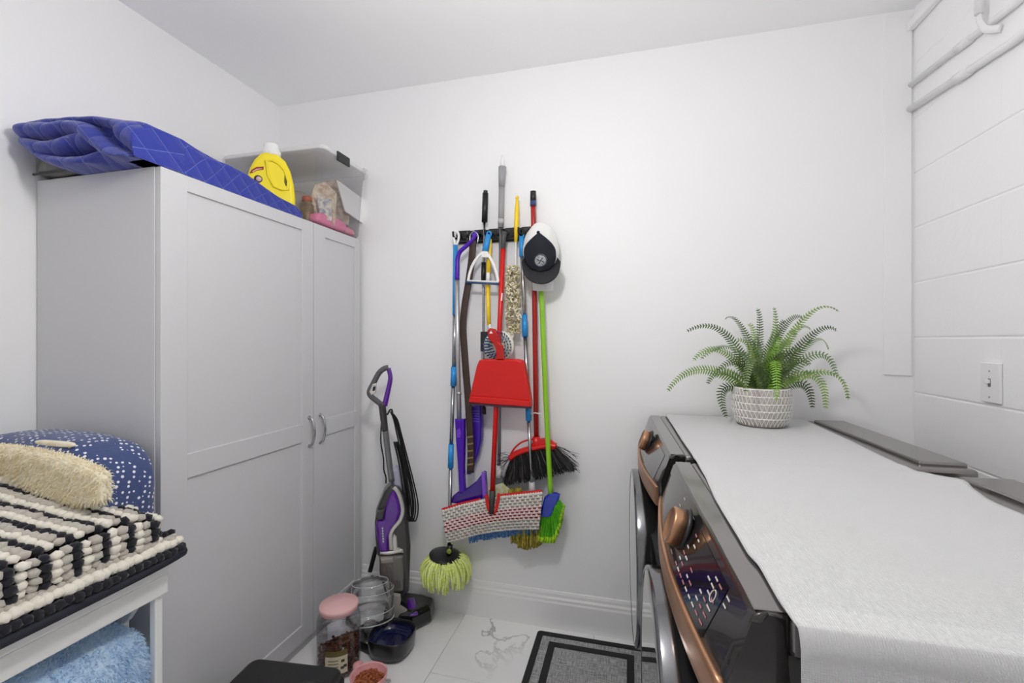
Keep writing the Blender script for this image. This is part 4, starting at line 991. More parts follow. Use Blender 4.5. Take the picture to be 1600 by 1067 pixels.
# pink bowl of kibble
pb = Vector((-.930, 1.484, 0))
t = thing('pet_bowl', 'pale pink plastic bowl filled with reddish kibble', 'bowl', pb)
bm = B(); lathe(bm, [(.050, 0), (.054, .004), (.058, .03), (.066, .060), (.067, .064), (.064, .066), (.061, .060), (.050, .022), (0, .020)], Matrix.Translation(pb), 48); obj('bowl', bm, mat('pink_bowl', '#E3A3A6', .4), t)
bm = B(); tube(bm, smoothpath([pb+Vector((-.060, .020, .055)), pb+Vector((-.074, .036, .060)), pb+Vector((-.072, .060, .052))], 4), [.014]*9, 10, flat=.5, flatdir=(0, 0, 1)); obj('tab', bm, MATS['pink_bowl'], t)
bm = B(); kr = mat('kibble_red', '#8A4426', .75, var=(70, '#B0663C'))
for i in range(420):
    a = rnd.uniform(0, 2*PI); rr = .052*math.sqrt(rnd.random())
    blob(bm, pb+Vector((rr*math.cos(a), rr*math.sin(a), .040+.018*(1-(rr/.052)**2)+rnd.uniform(-.006, .004))), (.0052, .0048, .0036), Matrix.Rotation(rnd.uniform(0, 6), 4, Vector((rnd.random(), rnd.random(), .3)).normalized()))
o = obj('kibble', bm, kr); tag(o, 'reddish brown kibble heaped in the pink bowl', 'pet food', kind='stuff'); recenter(o, pb+Vector((0, 0, .03)))
# black case
bcx = Vector((-1.075, 1.175, 0)); CR = math.radians(6)
t = thing('black_case', 'black plastic case on the floor in front of the kibble jar', 'case', bcx, CR)
bkm = mat('case_black', '#1E1E20', .45, bump=(300, .2, .0006))
bm = B(); prism(bm, rrect(-.165, -.135, .170, .135, .03), 0, .135, .006, 2); obj('body', bm, bkm, t, local=True)
bm = B(); prism(bm, rrect(-.176, -.146, .176, .146, .036), .137, .168, .006, 2); prism(bm, rrect(-.168, -.138, .168, .138, .034), .160, .200, .016, 4); obj('lid', bm, bkm, t, local=True)
for y in (.055, -.03):
    bm = B(); box(bm, (-.184, y-.028, .10), (-.168, y+.028, .178), .008, 3); obj('latch', bm, bkm, t, local=True)
bm = B(); tube(bm, smoothpath([(.055, -.09, .197), (.065, -.02, .206), (.09, .035, .208), (.135, .045, .206), (.158, .0, .198)], 6), .007, 8); obj('handle', bm, bkm, t, local=True)

# ---------------------------------------------------------------- floor mat
mx0, mx1, my0, my1 = -.393, .072, 1.21, 1.972
t = thing('floor_mat', 'grey woven floor mat with black frame borders beside the machines', 'mat', ((mx0+mx1)/2, (my0+my1)/2, .0))
def wovenmat():
    m = mat('woven_grey', '#8E8E90', .9); nt = m.node_tree; N = nt.nodes.new; L = nt.links.new; b = nt.nodes['Principled BSDF']; g = N('ShaderNodeNewGeometry')
    ws = []
    for d, sc in (('X', 190), ('Y', 190)):
        w = N('ShaderNodeTexNoise'); mp = N('ShaderNodeMapping'); mp.inputs['Scale'].default_value = (sc, 12, 1) if d == 'X' else (12, sc, 1); L(g.outputs['Position'], mp.inputs[0]); w.inputs['Scale'].default_value = 2; L(mp.outputs[0], w.inputs['Vector']); ws.append(w.outputs['Fac'])
    a = N('ShaderNodeMath'); a.operation = 'ADD'; L(ws[0], a.inputs[0]); L(ws[1], a.inputs[1])
    r = N('ShaderNodeValToRGB'); r.color_ramp.elements[0].position = .38; r.color_ramp.elements[1].position = .62; r.color_ramp.elements[0].color = lin('#6C6C6E'); r.color_ramp.elements[1].color = lin('#BEBEBE')
    h = N('ShaderNodeMath'); h.operation = 'MULTIPLY'; h.inputs[1].default_value = .5; L(a.outputs[0], h.inputs[0]); L(h.outputs[0], r.inputs[0]); L(r.outputs[0], b.inputs['Base Color'])
    return m
bm = B(); prism(bm, rrect(mx0, my0, mx1, my1, .012), .0005, .006, .001, 1); obj('woven_ground', bm, wovenmat(), t)
bmat = mat('mat_border', '#1C1C1D', .7)
def ringbox(a, w):
    bm = B(); o_ = rrect(mx0+a, my0+a, mx1-a, my1-a, max(.002, .014-a*.2), 3); i_ = rrect(mx0+a+w, my0+a+w, mx1-a-w, my1-a-w, .003, 3)
    vs = [[bm.verts.new((x, y, z)) for x, y in L_] for L_, z in ((o_, .0058), (o_, .0085), (i_, .0085), (i_, .0058))]
    for p_, q_ in zip(vs, vs[1:]):
        for j in range(len(o_)): bm.faces.new((p_[j], p_[(j+1) % len(o_)], q_[(j+1) % len(o_)], q_[j]))
    return bm
obj('outer_border', ringbox(-.002, .026), bmat, t); obj('inner_border', ringbox(.058, .028), bmat, t)
# ---------------------------------------------------------------- wall rack and the tools hanging on it
RZ = 1.772
rx0, rx1 = at(711, 365, 2.0).x, at(829, 365, 2.0).x
t = thing('tool_rack', 'black wall rack with grippers and hooks holding brooms and mops', 'rack', ((rx0+rx1)/2, YB, RZ))
bm = B(); box(bm, (rx0, YB-.016, RZ-.030), (rx1, YB-.001, RZ+.030), .004); obj('rail', bm, blackp, t)
for px in (723, 748, 771, 797, 823):
    x = at(px, 365, 1.985).x
    bm = B(); box(bm, (x-.026, YB-.045, RZ-.024), (x+.026, YB-.016, RZ+.026), .006); g_ = obj('gripper', bm, blackp, t)
    for s in (-1, 1):
        bm = B(); tube(bm, [(x+s*.014, YB-.062, RZ-.002), (x+s*.014, YB-.040, RZ-.002)], .0125, 16); tube(bm, [(x+s*.014, YB-.064, RZ-.002), (x+s*.014, YB-.061, RZ-.002)], .005, 10); obj('roller', bm, blackg, g_)
for px in (711, 736, 760, 786, 812):
    x = at(px, 365, 1.97).x
    bm = B(); tube(bm, smoothpath([(x, YB-.014, RZ+.005), (x, YB-.05, RZ-.012), (x, YB-.078, RZ-.008), (x, YB-.084, RZ+.014)], 5), .0052, 8); obj('hook', bm, blackg, t)
def path(px, Y):
    """pixels on the photograph at depth Y (or each with its own depth)"""
    return [at(p[0], p[1], p[2] if len(p) > 2 else Y) for p in px]
def P_(t, name, px, Y, r, mm, n=12, k=0, flat=1.0, fd=None):
    pts = path(px, Y)
    if k: pts = smoothpath(pts, k)
    if isinstance(r, tuple): r = [lerp(r[0], r[1], i/(len(pts)-1)) for i in range(len(pts))]
    bm = B(); tube(bm, pts, r, n, flat=flat, flatdir=fd); return obj(name, bm, mm, t)
def plate(t, name, px, Y, th, mm, bev=.003, seg=2, par=None):
    """flat outline at depth Y, th thick towards the wall"""
    bm = B(); prism(bm, [(at(x, y, Y).x, at(x, y, Y).z) for x, y in px], 0, -th, bev, seg, frame((0, Y, 0), (1, 0, 0), (0, 0, 1))); return obj(name, bm, mm, par or t)
def tool(name, label, cat, px, py, Y): return thing(name, label, cat, at(px, py, Y))
def yl(pts, y0, y1):
    """give a pixel polyline depths running from y0 to y1 with height"""
    a, b = pts[0][1], pts[-1][1]
    return [(x, y, lerp(y0, y1, (y-a)/(b-a))) for x, y in pts]
G5 = None
# 1 spin mop with blue grips
t = tool('spin_mop', 'steel spin mop with blue grips and lime green string head', 'mop', 697, 917, 1.905)
def ym(y): return lerp(1.955, 1.905, (y-362)/(855-362))
def seg(a, b, x0, x1, r, mm, nm, tt=None): return P_(tt or t, nm, [(x0, a, ym(a)), (x1, b, ym(b))], 0, r, mm)
seg(383, 492, 711.5, 710.5, .0105, bluep, 'grip'); seg(492, 573, 710.5, 709, .0088, steel, 'pole'); seg(573, 603, 709, 708, .0128, bluep, 'grip'); seg(603, 694, 708, 705, .0088, steel, 'pole'); seg(694, 731, 705, 704, .0128, bluep, 'grip'); seg(731, 852, 704, 702, .0082, steel, 'pole')
bm = B(); tube(bm, smoothpath(path([(712, 384), (709, 374), (709.5, 366), (713, 361), (716.5, 366), (716.5, 374), (713, 384)], 1.955), 4), .0058, 8); obj('hanging_loop', bm, whitep, t)
hc = at(697, 868, 1.905)
HM = Matrix.Translation(hc) @ Matrix.Rotation(math.radians(9), 4, 'Y')
bm = B(); lathe(bm, [(0, .018), (.02, .016), (.05, .010), (.073, .004), (.076, 0), (.073, -.006), (0, -.008)], HM, 40); obj('head_disc', bm, blackp, t)
bm = B(); j0 = at(703, 858, 1.90); tube(bm, [j0+Vector((0, .002, .018)), j0+Vector((-.004, .0, -.014))], .013, 12); obj('joint', bm, blackp, t)
bm = B(); lathe(bm, [(.011, 0), (.011, .006), (.006, .007), (0, .006)], frame(j0+Vector((.003, -.014, -.002)), (1, 0, 0), (0, 0, 1)), 20); obj('joint_cap', bm, mat('olive_green', '#8E9A38', .5), t)
rnd = random.Random(8); ba, bb = B(), B()
for i in range(210):
    a = rnd.uniform(0, 2*PI); r0 = rnd.uniform(.045, .074); ro = rnd.uniform(.085, .118)*(.75+.25*r0/.074); dz = rnd.uniform(.085, .125)*(1.1-.25*(ro-.085)/.033)
    d = Vector((math.cos(a), math.sin(a), 0)); side = Vector((-d.y, d.x, 0))*rnd.uniform(-.008, .008)
    pts = [hc+d*r0+Vector((0, 0, -.003)), hc+d*lerp(r0, ro, .6)+Vector((0, 0, -dz*.18)), hc+d*ro+side+Vector((0, 0, -dz*.6)), hc+d*ro*.97+side*1.5+Vector((0, 0, -dz))]
    for p in pts: p.y = min(p.y, YB-.006)
    tube(ba if i % 3 else bb, smoothpath(pts, 3), .0042, 5)
obj('strings', ba, mat('lime_string', '#DCEB70', .9, var=(120, '#EFF4B4')), t, kind='stuff'); obj('strings', bb, mat('pale_string', '#E8EDB0', .9, var=(120, '#C2D84A')), t, kind='stuff')
# 2 purple spray mop
t = tool('spray_mop', 'purple and silver spray mop hanging by its curved handle', 'mop', 732, 785, 1.93)
P_(t, 'handle', [(743, 364), (739, 374), (729, 384), (719, 393), (715, 404), (714.5, 420), (714, 437)], 1.935, (.0085, .0115), purple, 12, 4)
bm = B(); tube(bm, [at(742, 366, 1.935)+Vector((.011*math.cos(a), 0, .013*math.sin(a))) for a in [2*PI*i/20 for i in range(20)]], .0045, 8, closed=True); obj('handle_ring', bm, purple, t)
P_(t, 'pole', [(714, 437), (715, 540), (717.5, 656)], 1.938, .0112, mat('silver_tube', '#C6C7C9', .3, metal=.7))
P_(t, 'pole_collar', [(717, 612), (717.2, 617)], 1.938, .0125, mat('silver_collar', '#B5B6B8', .3, metal=.6))
bm = B(); prism(bm, [(at(x, y, 1.925).x, at(x, y, 1.925).z) for x, y in [(710, 655), (725, 655), (725, 690), (724, 730), (726, 772), (717, 774), (715, 730), (712, 690)]], 0, -.03, .007, 3, frame((0, 1.925, 0), (1, 0, 0), (0, 0, 1))); obj('lower_body', bm, purple, t)
plate(t, 'trigger', [(713, 672), (718, 669), (720, 676), (719, 684), (714, 684)], 1.921, .006, mat('purple_light', '#7B3FD0', .3), .002)
plate(t, 'fluid_bottle', [(735, 634), (751, 634), (752, 660), (751, 690), (746, 712), (734, 742), (728, 742), (730, 690)], 1.962, .045, mat('purple_bottle', '#3F1AA0', .3), .012, 3)
for k in range(5): plate(t, 'bottle_rib', [(737+k*.3, 641+4*k), (749, 642+4*k), (749, 643.5+4*k), (737+k*.3, 642.5+4*k)], 1.9605, .003, mat('purple_rib', '#6B52CC', .4), 0)
plate(t, 'mop_head', [(703, 786), (706, 776), (714, 769), (728, 764), (744, 752), (754, 738), (757, 740), (759, 775), (752, 784), (730, 790)], 1.925, .04, mat('purple_head', '#3A1088', .12, coat=.6), .010, 3)
plate(t, 'head_trim', [(752, 738), (757, 739), (760, 776), (754, 779)], 1.922, .02, mat('purple_trim', '#8A55D6', .3), .003)
# 3 brown belt
t = tool('belt', 'dark brown leather belt hanging between the spray mop and dustpan', 'belt', 738, 735, 1.945)
bl = [(739, 376, 1.935), (738, 395, 1.94), (735, 420, 1.945), (731, 448, 1.945), (726, 478, 1.945), (723.5, 510, 1.945), (725.5, 545, 1.943), (728, 580, 1.94), (731, 615, 1.94), (733, 650, 1.938), (735, 685, 1.938), (736, 715, 1.938), (735, 738, 1.94)]
bm = B(); pts = smoothpath(path(bl, 0), 4); tube(bm, pts, .0165, 8, flat=.14, flatdir=(0, -1, 0)); obj('strap', bm, mat('brown_leather', '#3B2A22', .55, bump=(120, .5, .002)), t)
for y in (682, 693, 704, 715, 725):
    x = 734.5; plate(t, 'notch', [(x-4.5, y), (x+4.5, y-1.5), (x+4.5, y+1), (x-4.5, y+2.5)], 1.9345, .002, mat('belt_notch', '#8A7040', .5), 0)
bm = B(); tube(bm, smoothpath(path([(734, 380), (735, 367), (741, 362), (747, 368), (746, 380)], 1.93), 4), .0028, 6); obj('buckle', bm, chrome, t)
# 4 black gripped pole
t = tool('duster_pole', 'thin steel pole with black foam grip on the black rack', 'pole', 756, 648, 1.975)
P_(t, 'grip', [(758.5, 302), (757, 347)], 1.975, .0135, blackp, 14); P_(t, 'grip_cap', [(758.7, 298), (758.5, 304)], 1.975, .010, blackp)
P_(t, 'pole', [(757, 347), (755.5, 420), (755, 560), (756.5, 642)], 1.975, .0055, steel)
P_(t, 'sleeve', [(755.8, 410), (755.2, 441)], 1.975, .011, blackp); P_(t, 'end_cap', [(756.5, 636), (756.7, 647)], 1.975, .008, blackp)
plate(t, 'clamp', [(750.5, 518), (762, 518), (762, 549), (750.5, 549)], 1.962, .02, mat('black_clamp', '#1C1C20', .5), .002)
# 5 white triangular frame
t = tool('mop_frame', 'white triangular mop frame with a blue socket and navy bar', 'mop frame', 754, 443, 1.93)
P_(t, 'socket', [(763.5, 367, 1.945), (761, 380, 1.94), (758, 393, 1.93)], 0, (.0125, .0145), bluep, 14)
bm = B(); tube(bm, [at(764, 366, 1.945)+Vector((.010*math.cos(a), 0, .012*math.sin(a))) for a in [2*PI*i/20 for i in range(20)]], .004, 8, closed=True); obj('socket_ring', bm, bluep, t)
P_(t, 'frame_arm', [(756, 393), (746, 402), (738, 415), (733.5, 428), (731.5, 439)], 1.93, .0068, whitep, 10, 4, .7, (0, -1, 0))
P_(t, 'frame_arm', [(758, 393), (766, 403), (773, 418), (777, 432), (778, 440)], 1.93, .0068, whitep, 10, 4, .7, (0, -1, 0))
plate(t, 'hub', [(752, 394), (757, 390), (763, 394), (762, 402), (752, 402)], 1.924, .014, whitep, .003)
P_(t, 'hinge_bar', [(728.5, 441), (780, 443.5)], 1.93, .0055, mat('slate_blue', '#33507A', .4), 8); P_(t, 'hinge_rail', [(730.5, 438.5), (779, 440.5)], 1.926, .004, whitep, 8)
# 6 yellow handled scrub brush with blue bristles
t = tool('scrub_brush', 'yellow handled round scrub brush with blue bristles behind the dustpan', 'brush', 780, 560, 1.95)
yl_ = mat('handle_yellow', '#F5CE1E', .35)
P_(t, 'handle', [(765, 374), (764.5, 400), (763, 428)], 1.955, .0105, yl_, 10, 0, .6, (0, -1, 0)); P_(t, 'handle_joint', [(763, 426), (762.5, 444)], 1.955, .009, whitep)
P_(t, 'handle', [(762.5, 444), (763, 480), (764, 508)], 1.955, .0095, yl_, 10); P_(t, 'neck', [(764, 506), (768, 516), (774, 526)], 1.955, .009, whitep, 10, 3)
bc_ = at(780.5, 540, 1.955)
BMx = frame(bc_, (1, 0, 0), (0, 0, 1))
bm = B(); lathe(bm, [(0, 0), (.064, 0), (.069, .004), (.069, .012), (.064, .016), (0, .016)], BMx, 40); obj('head', bm, mat('cream_plastic', '#E6E2D2', .4), t)
plate(t, 'scraper', [(791, 519), (797, 516), (803, 522), (801, 529), (794, 527)], 1.945, .012, MATS['cream_plastic'], .002)
bm = B(); rnd = random.Random(2)
for ring, nn in ((.030, 14), (.042, 22), (.055, 28)):
    for i in range(nn):
        a = 2*PI*(i+.5*(ring > .04))/nn
        p0 = BMx @ Vector((ring*math.cos(a), ring*math.sin(a), .015)); p1 = BMx @ Vector(((ring+.008)*math.cos(a), (ring+.008)*math.sin(a), .042))
        tube(bm, [p0, p1], [.0026, .0036], 5)
obj('bristles', bm, mat('bristle_blue', '#2E6EA8', .6, var=(120, '#1A2C48')), t, kind='stuff')
bm = B(); lathe(bm, [(0, .016), (.016, .016), (.016, .024), (.012, .027), (0, .027)], BMx, 24); obj('hub', bm, MATS['cream_plastic'], t)
# 7 grey extension pole with blue dust mop head
t = tool('dust_mop', 'tall grey extension pole dust mop with blue fringe', 'mop', 785, 845, 1.96)
gp = mat('pole_grey', '#9A9A9C', .45)
P_(t, 'tip', [(785.2, 243), (785, 250), (784.8, 262)], 1.985, (.004, .0125), whitep, 12); P_(t, 'grip', [(785, 261), (784.3, 275), (783.8, 292)], 1.985, (.0185, .014), gp, 14); P_(t, 'upper_pole', [(783.8, 291), (782.5, 356)], 1.985, .0130, gp, 14); P_(t, 'collar', [(782.8, 342), (782.6, 350)], 1.985, .0142, mat('pole_light_grey', '#B5B5B7', .4), 14)
P_(t, 'lower_pole', [(782.4, 354), (781.5, 500), (780.5, 640), (779.5, 738)], 1.985, .0082, mat('pole_white_steel', '#8E8E92', .3, metal=.6))
P_(t, 'connector', [(779.6, 728), (779.3, 746)], 1.975, .0125, whitep, 12)
plate(t, 'swivel', [(774, 745), (784, 745), (789, 757), (792, 764), (772, 764)], 1.972, .02, gml, .003)
plate(t, 'head_plate', [(760, 762), (785, 755), (796, 765), (798, 800), (760, 800)], 1.96, .012, mat('mop_label', '#D8D67A', .6, var=(60, '#E9E9E4')), .002)
plate(t, 'backing', [(735, 790), (842, 778), (840, 832), (735, 838)], 1.955, .012, mat('navy_backing', '#24406E', .9), .004)
bm = B(); rnd = random.Random(5)
for i in range(130):
    f = i/129; px = 733+f*108+rnd.uniform(-1, 1); py = 847-14*f-1.5*math.sin(f*PI)
    a = at(px, py-22, 1.945+rnd.uniform(-.008, .004)); b = at(px+rnd.uniform(-1.5, 1.5), py+rnd.uniform(-3, 2), 1.935+rnd.uniform(-.008, .008))
    tube(bm, [a, (a+b)/2+Vector((0, -.006, 0)), b], .0035, 5)
obj('fringe', bm, mat('fringe_blue', '#3E6FB0', .9, var=(90, '#6F98CC')), t, kind='stuff')
# 8 red flat mop with white pad
t = tool('flat_mop', 'red handled flat mop with a white looped pad and red dashes', 'mop', 770, 845, 1.895)
P_(t, 'hanging_end', [(788, 362, 1.945), (787, 371, 1.944), (786, 389, 1.943)], 0, .0115, mat('mop_grey', '#4A484A', .45), 12)
P_(t, 'pole', [(786, 388, 1.943), (781, 500, 1.93), (775, 640, 1.905), (769.5, 768, 1.885)], 0, .0112, redp, 12)
P_(t, 'socket', [(769.5, 766, 1.885), (768.5, 802, 1.880)], 0, .0135, mat('socket_dark', '#3A3836', .5), 12)
plate(t, 'pole_lettering', [(783.5, 458), (785.5, 458), (784.5, 470), (782.5, 470)], 1.921, .001, mat('print_white', '#F0E6E4', .5), 0)
C0 = [(690.5, 797), (720, 788), (747, 782), (768, 777), (790, 774), (820, 771), (848, 768)]; C1 = [(699, 848), (722, 842), (747, 835), (770, 831), (795, 828), (815, 827), (842, 827)]
def polyat(Cp, u):
    k = u*(len(Cp)-1); i = min(int(k), len(Cp)-2); f = k-i; return (lerp(Cp[i][0], Cp[i+1][0], f), lerp(Cp[i][1], Cp[i+1][1], f))
def padpt(u, v, d=0):
    a, b = polyat(C0, u), polyat(C1, u); px, py = lerp(a[0], b[0], v), lerp(a[1], b[1], v)
    bulge = -.012*math.sin(PI*u)-.012*math.sin(PI*v)
    return at(px, py, 1.905+bulge)+Vector((0, -d, 0))
bm = B()
def slab(u, v): return padpt(u, v)
f1 = grid(bm, slab, 30, 14); f2 = grid(bm, lambda u, v: padpt(u, v)+Vector((0, .016, 0)), 30, 14)
edge = [f1[i][0] for i in range(30)]+[f1[29][j] for j in range(1, 14)]+[f1[i][13] for i in range(28, -1, -1)]+[f1[0][j] for j in range(12, 0, -1)]
edge2 = [f2[i][0] for i in range(30)]+[f2[29][j] for j in range(1, 14)]+[f2[i][13] for i in range(28, -1, -1)]+[f2[0][j] for j in range(12, 0, -1)]
for i in range(len(edge)): bm.faces.new((edge[i], edge[(i+1) % len(edge)], edge2[(i+1) % len(edge)], edge2[i]))
for f in bm.faces:
    c = f.calc_center_median(); f.material_index = 0
# the red dashes are the ground showing between the middle rows of loops
V0, V1 = .36, .70
for i in range(29):
    for j in range(13):
        pass
bm.faces.ensure_lookup_table()
k = 0
for i in range(29):
    for j in range(13):
        if V0 < (j+.5)/13 < V1: bm.faces[k].material_index = 1
        k += 1
obj('pad', bm, [mat('pad_ground', '#8E8A82', .9), mat('pad_red_ground', '#7A1418', .8)], t)
pc_, pk_, dg_, dr_ = B(), B(), B(), B(); NR, NCOL = 12, 21
for r_ in range(NR):
    v = (r_+.5)/NR; red = V0 < v < V1
    for c_ in range(NCOL*2):
        u = (c_+.5)/(NCOL*2)
        p = padpt(u, v, .002); du = padpt(min(1, u+.01), v)-padpt(max(0, u-.01), v); ang = math.atan2(du.z, du.x); R = Matrix.Rotation(-ang, 4, 'Y')
        blob(pk_ if red else pc_, p, (.0085, .0055, .0082), R)
    for c_ in range(NCOL):
        u = (c_+(.75 if r_ % 2 else .25))/NCOL
        if r_ == 0: continue
        p = padpt(u, r_/NR, .0072); blob(dr_ if V0 < r_/NR-.02 < V1+.02 else dg_, p, (.0092, .0025, .0030), R)
obj('loops', pc_, mat('pad_white', '#ECE8E1', .95, var=(30, '#DAD4CB')), t, kind='stuff'); obj('loops', pk_, mat('pad_pink', '#F2DCD8', .95), t, kind='stuff')
obj('gap_dashes', dg_, mat('pad_gap_grey', '#8E8980', .9), t, kind='stuff'); obj('gap_dashes', dr_, mat('pad_dash_red', '#7A1418', .8), t, kind='stuff')  # grey dashes paint the dark gaps between loops; red ones show the ground
bm = B(); tube(bm, [padpt(u, 0, .002)+Vector((0, .004, .003)) for u in [i/30*.36 for i in range(31)]], .0055, 6); tube(bm, [padpt(u, 0, .002)+Vector((0, .004, .003)) for u in [.61+i/30*.38 for i in range(31)]], .0055, 6); obj('red_edge', bm, redp, t, kind='stuff')
plate(t, 'swivel_cover', [(757, 775), (761, 772), (765, 792), (773, 792), (777, 771), (781, 773), (778, 796), (774, 804), (765, 804), (760, 795)], 1.874, .014, redp, .003)
# 9 red dustpan
t = tool('dustpan', 'bright red plastic dustpan hanging in the middle of the tools', 'dustpan', 781, 637, 1.90)
pan = plate(t, 'pan', [(748, 563), (756, 561), (808, 561), (817, 564), (829, 628), (733, 620), (744, 572)], 1.885, .055, redp, .010, 3)
plate(t, 'pan_lip', [(734, 619), (780, 622), (829, 627), (829, 636), (780, 633), (732, 629)], 1.879, .045, redp, .005, 3)
plate(t, 'rubber_edge', [(732, 629), (780, 633), (829.5, 635.5), (829.5, 638.5), (780, 636), (732, 632)], 1.879, .02, mat('rubber_navy', '#3A1C2C', .5), .001, 1)
plate(t, 'handle', [(775, 562), (775, 548), (771, 538), (763, 530), (761, 516), (765, 512.5), (773, 514), (777, 522), (779, 534), (785, 540), (787.5, 562)], 1.880, .022, mat('red_handle', '#B81410', .25), .006, 3)
plate(t, 'hang_hole', [(764.5, 521), (767, 516.5), (770, 521)], 1.8795, .004, whitep, 0)
# 10 cream noodle duster on yellow handle
t = tool('noodle_duster', 'cream noodle fibre duster with a yellow handle on the rack', 'duster', 803, 522, 1.96)
P_(t, 'handle', [(808, 309, 1.975), (807.8, 325, 1.975), (807, 348, 1.972), (806, 378, 1.968)], 0, [.0055, .0095, .0115, .0075], yl_, 12)
bm = B(); tube(bm, [at(808.2, 309, 1.975)+Vector((.006*math.cos(a), 0, .007*math.sin(a))) for a in [2*PI*i/16 for i in range(16)]], .0028, 6, closed=True); obj('hanging_eye', bm, yl_, t)
P_(t, 'shaft', [(806, 377), (806, 420), (803, 515)], 1.966, .0035, whitep, 8)
ba, bb = B(), B(); rnd = random.Random(12)
for i in range(330):
    f = rnd.random(); y = lerp(416, 519, f); hw = 11*(.55+.45*math.sin(min(1, f*4+.3)*PI/2))*(1 if f < .85 else .75); px = lerp(801, 802, f)+rnd.uniform(-hw, hw); Y = 1.955+rnd.uniform(-.034, .03)
    c = at(px, y, Y); a = rnd.uniform(0, 6); d = Vector((math.cos(a), rnd.uniform(-.7, .7), math.sin(a))).normalized(); e = d.cross(Vector((rnd.uniform(-1, 1), 1, rnd.uniform(-1, 1)))).normalized()
    tube(ba if i % 2 else bb, [c-d*.008, c+e*.006, c+d*.008], .0036, 5)
obj('noodles', ba, mat('noodle_cream', '#E9E2C8', .9), t, kind='stuff'); obj('noodles', bb, mat('noodle_tan', '#B5A87A', .9, var=(80, '#D6CBA4')), t, kind='stuff')
# 11 blue and steel string mop
t = tool('string_mop', 'steel telescopic string mop with blue grips and olive yellow strands', 'mop', 832, 857, 1.945)
def ym(y): return lerp(1.975, 1.945, (y-365)/(770-365))
seg(370, 401, 815, 815.5, .0125, bluep, 'grip'); seg(401, 493, 815.5, 819.5, .0085, mat('bright_steel', '#C9CACC', .25, metal=.9), 'pole'); seg(492, 526, 819.5, 820.5, .0128, bluep, 'grip'); seg(526, 640, 820.5, 825.5, .0088, steel, 'pole'); seg(638, 657, 825.5, 826, .0130, bluep, 'collar'); seg(657, 756, 826, 831, .0078, steel, 'pole')
bm = B(); tube(bm, [at(815, 367, 1.975)+Vector((.010*math.cos(a), 0, .012*math.sin(a))) for a in [2*PI*i/20 for i in range(20)]], .0042, 8, closed=True); obj('hanging_loop', bm, bluep, t)
P_(t, 'thumb_screw', [(828, 647, 1.955), (836, 645, 1.94), (846, 647, 1.93)], 0, .0026, whitep, 8)
P_(t, 'socket', [(831, 753), (831.5, 776)], 1.945, .0135, mat('socket_grey', '#C4C4C4', .4), 14)
P_(t, 'socket_cap', [(831.5, 774), (832, 800)], 1.945, .022, mat('socket_grey2', '#9A9A9A', .4), 14)
bm = B(); rnd = random.Random(15)
for i in range(120):
    px = rnd.uniform(800, 848); f = (px-800)/48; Y0 = 1.95+rnd.uniform(-.025, .03)
    a = at(lerp(px, 828, .6), 800, 1.95); b = at(px, 830, Y0); c = at(px+rnd.uniform(-2, 2), 846+10*math.sin(f*PI)+rnd.uniform(-5, 3), Y0)
    tube(bm, smoothpath([a, b, c], 3), .0042, 5)
for i in range(60):
    px = rnd.uniform(792, 816); Y0 = 1.965+rnd.uniform(-.015, .02); a = at(px, 768+rnd.uniform(-6, 4), Y0); b = at(px+rnd.uniform(-5, 5), 782, Y0)
    tube(bm, [a, b], .0042, 5)
obj('strands', bm, mat('olive_strand', '#B9A53F', .9, var=(90, '#7E7A30')), t, kind='stuff')
# 12 red broom with black bristles
t = tool('red_broom', 'red handled angle broom with frayed black bristles', 'broom', 842, 760, 1.965)
P_(t, 'pole_cap', [(833, 299, 1.985), (833, 316, 1.985)], 0, .0135, blackp, 12); P_(t, 'pole_collar', [(833, 314, 1.985), (833, 322, 1.985)], 0, .0138, mat('cap_blue', '#2C4470', .4), 12)
dred = mat('dark_red_tube', '#A31A18', .3)
P_(t, 'pole', [(833, 320, 1.985), (833.5, 345, 1.985), (835, 456, 1.985), (837, 600, 1.98), (838, 690, 1.975)], 0, .0115, dred, 12)
P_(t, 'socket', [(837.5, 682), (838.5, 702)], 1.972, .0165, redp, 12)
bl_ = [(797, 716), (806, 709), (818, 704), (832, 700), (846, 697), (860, 695), (869, 697)]
bm = B(); tube(bm, smoothpath(path(bl_, 1.970), 4), .0135, 10, flat=1.5, flatdir=(0, -1, 0)); obj('brush_block', bm, redp, t)
plate(t, 'block_shoulder', [(830, 694), (838, 686), (852, 685), (862, 689), (870, 697), (868, 703), (832, 702)], 1.958, .024, redp, .005)
P_(t, 'guard_arc', [(797, 714), (800, 706), (807, 697), (817, 690), (832, 686)], 1.965, .0042, redp, 8, 4)
ba = B(); bb = B(); rnd = random.Random(17)
for i in range(620):
    f = rnd.random(); px, py = polyat(bl_, f); a = at(px, py+2, 1.97+rnd.uniform(-.012, .012))
    qx = lerp(788, 899, f)+rnd.uniform(-5, 5); qy = lerp(759, 735, f)+rnd.uniform(-8, 3)-3*abs(f-.5)
    b = at(qx, qy, 1.968+rnd.uniform(-.03, .04)); m = a.lerp(b, .55)+Vector((rnd.uniform(-.006, .006), 0, rnd.uniform(-.002, .006)))
    tube(ba if rnd.random() < .8 else bb, [a, m, b], .0016, 3, cap=False)
for i in range(46):
    f = rnd.choice([rnd.uniform(.85, 1), rnd.uniform(0, .08)]); px, py = polyat(bl_, f); a = at(px, py, 1.965)
    b = at(lerp(783, 905, f > .5)+rnd.uniform(-8, 2), rnd.uniform(705, 740), 1.955+rnd.uniform(-.02, .03)); m = a.lerp(b, .5)+Vector((0, 0, rnd.uniform(-.01, .02)))
    tube(ba, smoothpath([a, m, b], 3), .0007, 3, cap=False)
obj('bristles', ba, mat('bristle_black', '#19181A', .6), t, kind='stuff'); obj('bristles', bb, mat('bristle_grey', '#5A5657', .6), t, kind='stuff')
